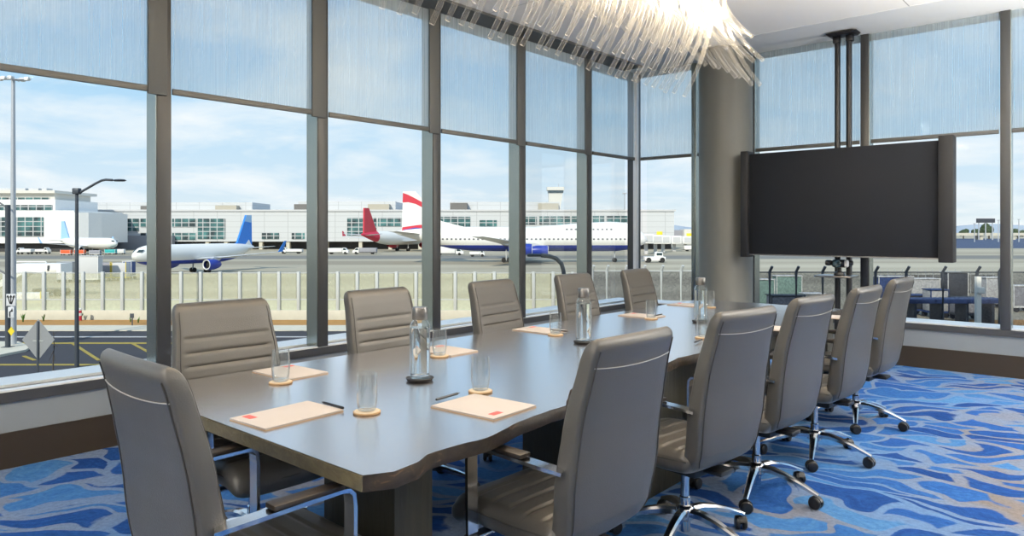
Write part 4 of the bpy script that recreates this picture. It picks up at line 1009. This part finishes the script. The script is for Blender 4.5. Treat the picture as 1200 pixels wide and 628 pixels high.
def finA(o, fin, th, zr, fh, r0, L):
    for s in (-1, 1):
        T = Matrix.Translation((0, s*(th+.02), 0)) @ XZ
        X = lambda u, v: (r0-L*.085*v-L*(.14-.09*v)*u, zr+fh*v)
        MB().prism([X(.0, 1.0), X(1, 1.0), X(.95, .74), X(.05, .78)], .04, T).build('pale_tip', M['palebluetail'], o, smooth=False)
        MB().prism([X(.55, .0), X(.75, .16), X(.9, .02), X(1.0, -.05), X(.5, -.05)], .04, T).build('white_root', M['white'], o, smooth=False)
hA = math.atan2(-.919, -.394)
airplane('jet_airliner', -64.6, 146.0, hA, 31.0, 2.0, pA, M['bluetail'], M['navy'], 2, 'white jet airliner with blue tail fin and blue engine, nose to the left', fin_extra=finA, fin_h=6.5, span=34)
airplane('jumbo_jet', 2.6, 194, 0, 69, 3.35, p747, M['white'], M['navy'], 4, 'white jumbo jet with navy belly and red banded white tail, nose to the right', hump=True, fin_extra=fin747, fin_h=10.2, span=62, gear_h=3.0)
airplane('jet_airliner', -46.5, 303, math.radians(62), 55, 2.9, pR, M['redpaint'], M['redpaint'], 2, 'white jet airliner with plain red tail fin seen from behind', fin_h=9.6)
airplane('jet_airliner', -159.5, 266, math.radians(-23), 31, 2.05, pW, M['palebluetail'], M['white'], 2, 'small distant white jet with pale blue tail by the left terminal', fin_h=6.6)

# ------------------------------------------------------------------ buildings
TD = 330.0
def px_box(parent, cx, D, x0, y0, x1, y1, depth, name, m, front=0.0, bevel=0):
    a, b = rd(x0, D)-rd(cx, D), rd(x1, D)-rd(cx, D); z0, z1 = zz(y1, D)-GZ, zz(y0, D)-GZ
    return MB().box(((a+b)/2, depth/2+front, (z0+z1)/2), (b-a, depth, z1-z0), bevel).build(name, m, parent, smooth=False)
tb = eth('terminal_building', 420, TD, GZ, 'long pale grey airport terminal with window bands behind the jets', 'building')
yb = HY+F*8.5/TD
px_box(tb, 420, TD, 88, 247, 790, 283, 40, 'main_wall', M['cladding'])
px_box(tb, 420, TD, 88, 282.5, 790, yb, 30, 'undercroft', M['darkvoid'], 6)
for x in (240, 262, 303, 335, 380, 420, 455, 490, 560, 600): px_box(tb, 420, TD, x, 282.5, x+4, yb, 2, 'pier', M['concrete'], .5)
px_box(tb, 420, TD, 120, 276, 205, yb, 3, 'lower_block', M['containergrey'], -3)
px_box(tb, 420, TD, 86, 245.6, 792, 247.6, 41, 'parapet', M['clad'], -.5)
for a, b, y0 in ((98, 290, 236.5), (345, 461, 235.5), (526, 657, 236)): px_box(tb, 420, TD, a, y0, b, 247, 25, 'upper_storey', M['cladding'], 6)
for a, b, y0, y1, m in ((162, 175, 241, 249, 'louvre'), (250, 275, 240.5, 250, 'louvretan'), (343, 359, 239, 249.5, 'louvre'), (430, 455, 239, 249, 'louvretan'), (527, 547, 237.5, 248.5, 'louvre'), (631, 655, 238, 248, 'louvretan')):
    px_box(tb, 420, TD, a, y0, b, y1, 6, 'plant_louvre', M[m], 2)
for q in ((133, 256, 163, 271), (165, 256, 173, 266), (202, 256, 230, 266), (232, 256, 264, 280), (202, 273, 230, 281), (307, 273, 327, 280), (342, 273, 357, 280), (407, 255, 441, 276), (443, 255, 480, 265), (500, 254, 551, 268.5), (562, 258, 582, 265), (612, 254, 629, 263), (632, 253.5, 668, 263), (670, 253.5, 677, 263), (694, 253, 708, 262.5), (710, 253, 745, 262.5), (165, 273, 174, 281)):
    px_box(tb, 420, TD, q[0], q[1], q[2], q[3], .5, 'window_band', M['glazing'], -.3)
lb = eth('terminal_wing', 20, 290, GZ, 'white terminal block with stepped storeys behind the light mast', 'building')
yl = HY+F*8.5/290
px_box(lb, 20, 290, -60, 246.5, 87, 285, 36, 'main_wall', M['white'])
px_box(lb, 20, 290, -60, 285, 84, yl, 30, 'undercroft', M['darkvoid'], 3)
px_box(lb, 20, 290, -60, 233.5, 61, 247, 30, 'second_storey', M['white'], 2)
px_box(lb, 20, 290, -60, 225.5, 55, 234, 25, 'top_storey', M['cream'], 5)
px_box(lb, 20, 290, -60, 222.5, 58.5, 225.8, 30, 'roof_slab', M['cream'], 3)
for a, b in ((-30, 6), (10, 22), (26, 32)): px_box(lb, 20, 290, a, 218.5, b, 222.6, 4, 'roof_plant', M['clad'], 12)
for q in ((-40, 254.5, 51, 277), (-40, 240, 58, 246), (-30, 230.5, 49, 233.3)): px_box(lb, 20, 290, q[0], q[1], q[2], q[3], .5, 'window_band', M['glazing'], -.35 if q[1] > 250 else 1.6 if q[1] > 238 else 4.6)
cv = MB(); k = 290/F
ring = []
for y in (249, 285):
    z = zz(y, 290)-GZ
    ring.append([((87-20)*k, 0, z), ((92-20)*k, .6, z), ((99-20)*k, 2.8, z), ((106-20)*k, 8, z), ((106-20)*k, 28, z), ((87-20)*k, 28, z)])
cv.loft(ring).build('rounded_end', M['white'], lb, smooth=False)
ct = eth('control_tower', 651, 420, GZ, 'white control tower with a dark glass band above the terminal', 'control tower'); k = 420/F
def cz(y): return zz(y, 420)-GZ
MB().loft([[(-5.5*k, 0, 0), (4*k, 0, 0), (4*k, 4, 0), (-5.5*k, 4, 0)], [(-7.5*k, 0, cz(245)), (5.5*k, 0, cz(245)), (5.5*k, 5, cz(245)), (-7.5*k, 5, cz(245))], [(-8*k, 0, cz(226)), (8.5*k, 0, cz(226)), (8.5*k, 6, cz(226)), (-8*k, 6, cz(226))]]).build('shaft', M['cream'], ct, smooth=False)
MB().box((.2*k, 3, cz(224.3)), (18*k, 7, 3*k)).build('glass_band', M['glassdark'], ct); MB().box((.2*k, 3, cz(221.0)), (20*k, 8, 4*k)).build('cap', M['cream'], ct)
MB().tube([(4*k, 3, cz(219)), (4*k, 3, cz(215))], .15, 6).build('antenna', M['galv'], ct)

# far skyline
def ridge(name, D, x0, x1, base, amp, seed, m, label, cat):
    rr = random.Random(seed); c = (x0+x1)/2; t = None; n = 60
    pts = []
    for i in range(n+1):
        x = x0+(x1-x0)*i/n; y = base-amp*(.5+.3*math.sin(i*.35+seed)+.2*math.sin(i*.9+seed*2))-rr.uniform(0, amp*.12); pts.append((rd(x, D)-rd(c, D), zz(y, D)-GZ))
    ring0 = [(x, 0, 0) for x, z in pts]; ring1 = [(x, 40, z) for x, z in pts]; ring2 = [(x, 200, z*.8) for x, z in pts]
    mb = MB(); vs = ring0+ring1+ring2; k = len(pts); fs = [(i+j*k, i+1+j*k, i+1+(j+1)*k, i+(j+1)*k) for j in range(2) for i in range(k-1)]
    o = mb.add(vs, fs).build(name, m); o.location = ext(rd(c, D), D, GZ); o.rotation_euler = (0, 0, YAW); tag(o, label, cat); return o
ridge('distant_hills', 2600, 700, 1500, 268, 6.5, 1, M['hill'], 'hazy blue hills along the horizon on the right', 'hill')
def crown(name, px, D, w, h, label):
    t = eth(name, px, D, GZ, label, 'tree', 'trees on the far side of the airfield'); rr = random.Random(int(px))
    MB().tube([(0, 0, 0), (0, 0, h*.5)], w*.05, 6).build('trunk', mat('bark_brown', (.08, .06, .04), .9), t)
    bm = bmesh.new()
    for q in range(7):
        c = Vector((rr.uniform(-.33, .33)*w, rr.uniform(-.3, .3)*w, h*rr.uniform(.45, .78)))
        g0 = bmesh.ops.create_icosphere(bm, subdivisions=3, radius=w*rr.uniform(.2, .3))
        for v in g0['verts']: v.co = v.co*(1+rr.uniform(-.16, .16))+c
    mb = MB(); bm.verts.index_update(); mb.add([v.co.copy() for v in bm.verts], [[v.index for v in f.verts] for f in bm.faces]); bm.free(); mb.build('crown', M['tree'], t)
for px, w, h, l in ((1129, 11, 11, 'right of the display edge'), (1143, 10, 12, 'left of the far billboard frame'), (1159, 15, 17, 'under the right end of the billboard frame, tallest of them'), (1193, 12, 12, 'at the right edge of the photo'), (758, 14, 13, 'above the white tug')):
    crown('tree', px, 780, w, h, 'dark distant tree '+l)
ov = eth('overpass', 1300, 700, GZ, 'distant grey concrete overpass at the right edge', 'overpass'); k = 700/F
MB().box((0, 0, zz(274.5, 700)-GZ), (500*k, 9, 3.2*k)).build('deck', M['concrete'], ov)
for q in range(-6, 7): MB().box((q*38*k, 0, (zz(275, 700)-GZ)/2), (3, 6, zz(275, 700)-GZ)).build('pier', M['concrete'], ov)
bb = eth('billboard_frame', 1155, 690, GZ, 'dark steel billboard frame above the distant trees', 'billboard'); k = 690/F
MB().box((0, 0, zz(258.5, 690)-GZ), (21*k, 1.5, 5.0*k)).build('panel', M['darkpost'], bb)
for q in (-8, 0, 8): MB().tube([(q*k, 0, 0), (q*k, 0, zz(261, 690)-GZ)], .5, 8).build('post', M['galv'], bb)
for j, (px, y) in enumerate(((1142, 262), (1170, 258), (1194, 257))):
    t = eth('airfield_light', px, 560, GZ, 'thin pale light pole '+('left of the billboard frame', 'just left of the right mullion', 'at the right edge of the photo')[j], 'light pole', 'distant light poles')
    MB().tube([(0, 0, 0), (0, 0, zz(y, 560)-GZ)], .35, 8).build('pole', M['galv'], t); MB().box((0, 0, zz(y, 560)-GZ), (1.8, .8, .6), .1).build('lamp_head', M['galv'], t)
t = eth('airfield_light', 732, 420, GZ, 'thin floodlight pole above the terminal roof left of the corner post', 'light pole', 'distant light poles')
MB().tube([(0, 0, 0), (0, 0, zz(227, 420)-GZ)], .3, 8).build('pole', M['galv'], t); MB().box((0, 0, zz(226.5, 420)-GZ), (2.4, .8, .8), .1).build('lamp_head', M['galv'], t)
fb = eth('distant_hangar', 800, 900, GZ, 'low distant hangars on the skyline beside the column', 'building')
px_box(fb, 800, 900, 778, 269.5, 805, 279, 20, 'dark_hall', M['containergrey']); px_box(fb, 800, 900, 800, 268.5, 828, 279, 20, 'cream_hall', M['cream'], -8)

# ------------------------------------------------------------------ ground vehicles and gear
def wheels(t, xs, ys, r, w=.25):
    for x in xs:
        for y in ys:
            T = Matrix.Translation((x, y, r)) @ Matrix.Rotation(PI/2, 4, 'X')
            MB().lathe([(r*.5, -w/2), (r*.95, -w/2), (r, -w/4), (r, w/4), (r*.95, w/2), (r*.5, w/2)], 16, T=T).build('wheel', M['tyre'], t)
def truck(px, D, L, hh, label, body_m, cab_left=False, turn=0.0, box_h=None, group=None):
    t = eth('service_truck', px, D, GZ, label, 'truck', group, turn); s = -1 if cab_left else 1
    bh = box_h or hh; wr_ = .48
    MB().box((-s*L*.13, 0, .75+bh/2), (L*.70, 2.3, bh), .06).build('cargo_box', body_m, t)
    cabp = [(L*.24, .55), (L*.5, .55), (L*.5, 1.35), (L*.44, 1.55), (L*.36, 2.35), (L*.24, 2.4)]
    c = MB().prism([(s*x, z) for x, z in cabp], 2.1, XZ).build('cab', M['white'], t, smooth=False)
    MB().prism([(s*x, z) for x, z in [(L*.27, 1.5), (L*.42, 1.5), (L*.355, 2.2), (L*.27, 2.2)]], 2.16, XZ).build('side_window', M['glassdark'], c, smooth=False)
    MB().box((0, 0, .62), (L*.96, 1.6, .22), .03).build('chassis', M['darkpost'], t)
    wheels(t, (-L*.3, L*.36) if s > 0 else (-L*.36, L*.3), (-1.0, 1.0), wr_)
    return t
truck(526, 250, 10.5, 2.9, 'white box truck parked under the tail of the jumbo jet', M['white'])
truck(30, 262, 5.5, 1.2, 'small white van under the left terminal wing, left of the dark street lamp', M['white'], True)
truck(50, 266, 5.2, 1.0, 'second small white van under the left terminal wing', M['white'])
truck(342, 268, 8.5, 1.0, 'white pickup truck parked before the terminal, left of the second full mullion', M['white'], True)
truck(559, 235, 5.0, .9, 'small pale pickup truck beyond the jumbo jet landing gear', M['white'])
truck(428, 262, 9.0, 1.6, 'grey baggage truck parked under the wing of the red-tailed jet', M['containergrey'], True)
truck(396, 262, 8.0, 1.5, 'pale loader truck left of the red-tailed jet', M['white'])
truck(812, 300, 8.0, 1.6, 'pale truck parked far off between thin mullion and column', M['white'])
tg = eth('aircraft_tug', 767, 192, GZ, 'white aircraft tug with dark wheels beyond the corner post', 'tug')
MB().box((0, 0, 1.05), (5.6, 2.6, 1.1), .12).build('body', M['white'], tg)
cb = MB().box((1.1, 0, 2.2), (2.2, 2.2, 1.3), .1, taper=(.85, .9)).build('cab', M['white'], tg); MB().box((1.1, -.02, 2.3), (1.5, 2.22, .7), .04).build('cab_window', M['glassdark'], cb)
wheels(tg, (-1.8, 1.9), (-1.15, 1.15), .72, .4)
pbv = eth('boarding_stairs', 45, 93, GZ, 'white boarding stairs truck standing beyond the fence, left of the street lamp', 'stairs truck'); k = 93/F
def bx(px): return (px-45)*k
def bz(y): return zz(y, 93)-GZ
MB().prism([(bx(21), bz(317)), (bx(24), bz(308.5)), (bx(78), bz(308.5)), (bx(78), bz(319)), (bx(38), bz(318)), (bx(4), bz(338)), (bx(-2), bz(337))], 2.4, XZ).build('stair_body', M['white'], pbv, smooth=False)
MB().box((bx(66), 0, bz(317)), (14*k, 2.5, 5*k), .1).build('cab', M['cream'], pbv)
MB().prism([(bx(62.5), bz(317)), (bx(65), bz(317)), (bx(65.3), bz(310.5)), (bx(62.8), bz(310.5))], 2.5, XZ).build('door_opening', M['darkpost'], pbv, smooth=False)
MB().tube([(bx(25), -1.1, bz(308)), (bx(27), -1.1, bz(306.3)), (bx(60), -1.1, bz(306.3)), (bx(61), -1.1, bz(308))], .09, 6, up=(0, 1, 0)).build('handrail', M['white'], pbv)
MB().box((bx(60), 0, .75), (34*k, 1.8, .5), .05).build('chassis', M['darkpost'], pbv); MB().box((bx(30), 0, (bz(318))/2), (.35, .5, bz(318))).build('support_leg', M['white'], pbv)
wheels(pbv, (bx(50), bx(73)), (-.95, .95), .5)
def cart(px, D, w, hh, label, m, frame_m, turn=0.0, roof=False, cat='baggage cart', group='baggage carts and containers outside'):
    t = eth('baggage_cart', px, D, GZ, label, cat, group, turn)
    MB().box((0, 0, .55), (w, 1.6, .18), .03).build('bed', frame_m, t)
    MB().box((0, 0, .66+hh/2), (w*.94, 1.5, hh), .05).build('load_box', m, t)
    for sx in (-1, 1):
        MB().box((sx*w*.48, -.76, .6+hh/2+.1), (.08, .08, hh+.3)).build('corner_post', frame_m, t)
    if roof: MB().box((0, 0, .75+hh), (w*1.02, 1.7, .08), .02).build('roof', frame_m, t)
    wheels(t, (-w*.36, w*.36), (-.7, .7), .28, .18); return t
cart(79, 118, 2.6, 2.6, 'pale wire cage cart left of the dark street lamp pole', M['clad'], M['galv'], roof=True)
cart(105, 118, 3.8, 3.6, 'pale scissor loader right of the dark street lamp pole', M['clad'], M['white'], roof=True)
cart(124, 122, 2.5, 2.4, 'grey container on yellow dolly, left of two', M['containergrey'], M['yellowbright'])
cart(142, 122, 2.5, 2.4, 'grey container on yellow dolly, near the jet nose', M['clad'], M['yellowbright'])
cart(151.5, 126, 1.6, 2.4, 'white and blue container by the nose of the blue-tailed jet', M['bluecart'], M['white'], roof=True)
cart(32, 80, 4.2, .9, 'yellow dolly with white load behind the fence at far left', M['white'], M['yellowbright'])
for j, (px, D, w, m) in enumerate(((78, 250, 3.6, 'orange'), (94, 250, 3.6, 'orange'), (112, 246, 3.6, 'containergrey'), (130, 258, 4, 'teal'), (140, 262, 4, 'white'))):
    cart(px, D, w, 1.2, ['orange barrier block under the distant pale-tailed jet, left one', 'orange barrier block under the distant pale-tailed jet, right one', 'grey cart under the belly of the distant pale-tailed jet', 'teal cart under the nose of the distant pale-tailed jet', 'white cart ahead of the distant pale-tailed jet'][j], M[m], M['white'])
for j, (px, D, w, hh, m, fm) in enumerate(((892, 76, 2.4, 2.6, 'containergreen', 'white'), (922, 82, 3.0, 2.6, 'containergreen', 'white'), (920, 67, 3.2, 1.7, 'containergrey', 'darkpost'), (952, 70, 2.0, 1.6, 'cream', 'white'), (1046, 84, 4.2, 2.4, 'bluecart', 'white'),
        (1068, 72, 2.6, 1.3, 'darkpost', 'bluecart'), (1080, 80, 3.4, 2.4, 'clad', 'white'), (1096, 70, 1.8, 2.0, 'clad', 'bluecart'), (1118, 82, 2.4, 3.0, 'darkpost', 'white'), (1134, 68, 2.8, 1.4, 'containergrey', 'darkpost'), (1164, 79, 2.6, 2.6, 'clad', 'white'), (1196, 75, 2.6, 2.0, 'containergrey', 'white'))):
    cart(px, D, w, hh, ['green panelled container next to the column', 'green panelled container second from the column', 'grey container low in front of the green panelled one', 'small cream crate cart left of the shelf camera', 'blue and white container behind the farthest chair', 'low dark blue cart right of the farthest chair', 'pale container behind the low dark blue cart', 'pale narrow container between two fence posts', 'tall dark container on a white cart', 'long grey low container near the white gate post', 'pale container behind the white gate post', 'grey container at the right edge of the photo'][j], M[m], M[fm], roof=True)
bf = eth('barbed_fence', 1098, 97, GZ, 'row of pale angled barbed fence arms behind the baggage carts on the right', 'fence'); k = 97/F
for q in range(16): MB().tube([((-66+q*8.8)*k, 0, 0), ((-66+q*8.8)*k, 0, zz(321, 97)-GZ), ((-68.5+q*8.8)*k, -.3, zz(315, 97)-GZ)], .05, 6, up=(0, 1, 0)).build('post', M['steelpost'], bf)
MB().box((0, .05, zz(321, 97)-GZ), (136*k, .05, .08)).build('rail', M['steelpost'], bf)
MB().box((0, .05, (zz(322, 97)-GZ)/2), (136*k, .03, zz(322, 97)-GZ)).build('mesh_panel', M['chain'], bf)
bt = eth('blue_trailer', 1112, 64, GZ, 'long blue flatbed trailer behind the right chain-link fence', 'trailer'); k = 64/F
MB().box((0, 0, zz(352, 64)-GZ), (120*k, 2, 5*k), .05).build('flatbed', M['bluecart'], bt)
for q in (-45, -15, 15, 45): MB().box((q*k, 0, (zz(353, 64)-GZ)/2), (.25, 1.6, zz(353, 64)-GZ)).build('leg', M['darkpost'], bt)
gp = eth('gate_post', 1146, 58, GZ, 'cream gate post with lock box at the right chain-link fence', 'gate post'); k = 58/F
MB().box((0, 0, (zz(324, 58)-GZ)/2), (5.5*k, .35, zz(324, 58)-GZ), .03).build('post', M['cream'], gp); MB().box((1.5*k, -.22, zz(340, 58)-GZ), (8*k, .3, 7*k), .03).build('lock_box', M['cream'], gp)
for j, (px, D, y0) in enumerate(((757, 262, 274), (768, 272, 275), (777, 285, 275.5), (790, 300, 276), (803, 320, 276.5))):
    t = eth('jet_bridge', px, D, GZ, 'white jet bridge beyond the tug, '+('nearest the corner post', 'second from the corner post', 'middle one of five', 'second from the thin mullion', 'nearest the thin mullion')[j], 'jet bridge', 'row of jet bridges beyond the tug'); h = zz(y0, D)-GZ
    MB().box((0, 0, h-1.8), (4.2, 9, 3.4), .25).build('tunnel', M['white'], t)
    MB().box((0, 0, (h-3.4)/2), (1.2, 1.2, h-3.4)).build('column', M['clad'], t); MB().box((0, -4.6, h-1.7), (3.0, .2, 2.2)).build('end_door', M['clad'], t)
    if j in (1, 4): MB().box((1.2, -2, h+.6), (2.2, .6, 1.3), .1).build('gate_sign', M['yellowbright'], t)

# ------------------------------------------------------------------ sky and lights
w = bpy.data.worlds.new('sky'); SC.world = w; w.use_nodes = True; nt = w.node_tree; nt.nodes.clear(); L = nt.links.new
out = node(nt, 'ShaderNodeOutputWorld'); bg = node(nt, 'ShaderNodeBackground', Strength=1.08)
tc = node(nt, 'ShaderNodeTexCoord'); sp_ = node(nt, 'ShaderNodeSeparateXYZ'); L(tc.outputs['Generated'], sp_.inputs[0])
zr_ = ramp(nt, [(.0, (.76, .84, .88)), (.06, (.66, .80, .92)), (.17, (.46, .70, .92)), (.36, (.22, .50, .88)), (1, (.22, .48, .88))]); L(sp_.outputs['Z'], zr_.inputs['Fac'])
za = node(nt, 'ShaderNodeMath', _operation='ADD'); L(sp_.outputs['Z'], za.inputs[0]); za.inputs[1].default_value = .16
ux = node(nt, 'ShaderNodeMath', _operation='DIVIDE'); L(sp_.outputs['X'], ux.inputs[0]); L(za.outputs[0], ux.inputs[1])
uy = node(nt, 'ShaderNodeMath', _operation='DIVIDE'); L(sp_.outputs['Y'], uy.inputs[0]); L(za.outputs[0], uy.inputs[1])
cb_ = node(nt, 'ShaderNodeCombineXYZ'); L(ux.outputs[0], cb_.inputs[0]); L(uy.outputs[0], cb_.inputs[1])
n1 = node(nt, 'ShaderNodeTexNoise', Scale=1.05, Detail=7.0, Roughness=.58, Distortion=.3); L(cb_.outputs[0], n1.inputs['Vector'])
cr_ = ramp(nt, [(.44, (0, 0, 0)), (.56, (.5,)*3), (.68, (.95,)*3)]); L(n1.outputs['Fac'], cr_.inputs['Fac'])
mx = node(nt, 'ShaderNodeMix', _data_type='RGBA'); L(cr_.outputs['Color'], mx.inputs['Factor']); L(zr_.outputs['Color'], mx.inputs['A']); mx.inputs['B'].default_value = (.95, .96, .98, 1)
L(mx.outputs['Result'], bg.inputs['Color']); L(bg.outputs[0], out.inputs[0])
sd = bpy.data.lights.new('sun', 'SUN'); sd.energy = 4.1; sd.color = (1, .93, .80); sd.angle = .01
so = bpy.data.objects.new('sun', sd); COL.objects.link(so)
el = math.radians(34); azd = math.radians(22)        # from behind the building, a little from the left
dirv = ext(math.sin(azd), math.cos(azd), 0).normalized()*math.cos(el)+Vector((0, 0, -math.sin(el)))
so.rotation_euler = dirv.to_track_quat('-Z', 'Y').to_euler()
def ceiling_fill(x, y, sx, sy, e, col=(1, .93, .84)):  # unseen fill lamps added under the ceiling to brighten the room
    ld = bpy.data.lights.new('ceiling_fill', 'AREA'); ld.shape = 'RECTANGLE'; ld.size = sx; ld.size_y = sy; ld.energy = e; ld.color = col
    o = bpy.data.objects.new('ceiling_fill', ld); COL.objects.link(o); o.location = (x, y, CZ-.03); return o
for x, y in ((.9, .9), (-.6, -2.0)): ceiling_fill(x, y, 1.2, 1.2, 16)
def uplight(x, y, e, col=(1, .955, .885)):       # unseen fill lamps, added to brighten the ceiling and bounce down
    ld = bpy.data.lights.new('uplight_fill', 'AREA'); ld.shape = 'DISK'; ld.size = .8; ld.energy = e; ld.color = col; ld.spread = math.radians(150)
    o = bpy.data.objects.new('uplight_fill', ld); COL.objects.link(o); o.location = (x, y, 2.0); o.rotation_euler = (PI, 0, 0)
for x, y, e in ((1.7, -2.0, 70), (1.6, 2.4, 100), (.95, 5.8, 430), (-2.8, -2.4, 230)): uplight(x, y, e)

def chair_back_fill(x, y, z, rot, e, sx=.9):                # unseen fill lamps, added to brighten the chair backs
    ld = bpy.data.lights.new('chair_back_fill', 'AREA'); ld.shape = 'RECTANGLE'; ld.size = sx; ld.size_y = 1.1; ld.energy = e; ld.color = (1, .95, .87)
    o = bpy.data.objects.new('chair_back_fill', ld); COL.objects.link(o); o.location = (x, y, z); o.rotation_euler = rot
chair_back_fill(1.9, 8.03, 1.6, (PI/2, 0, PI/2+.35), 85, .34)
chair_back_fill(-2.0, -3.5, 1.7, (-PI/2, PI, 0), 40)
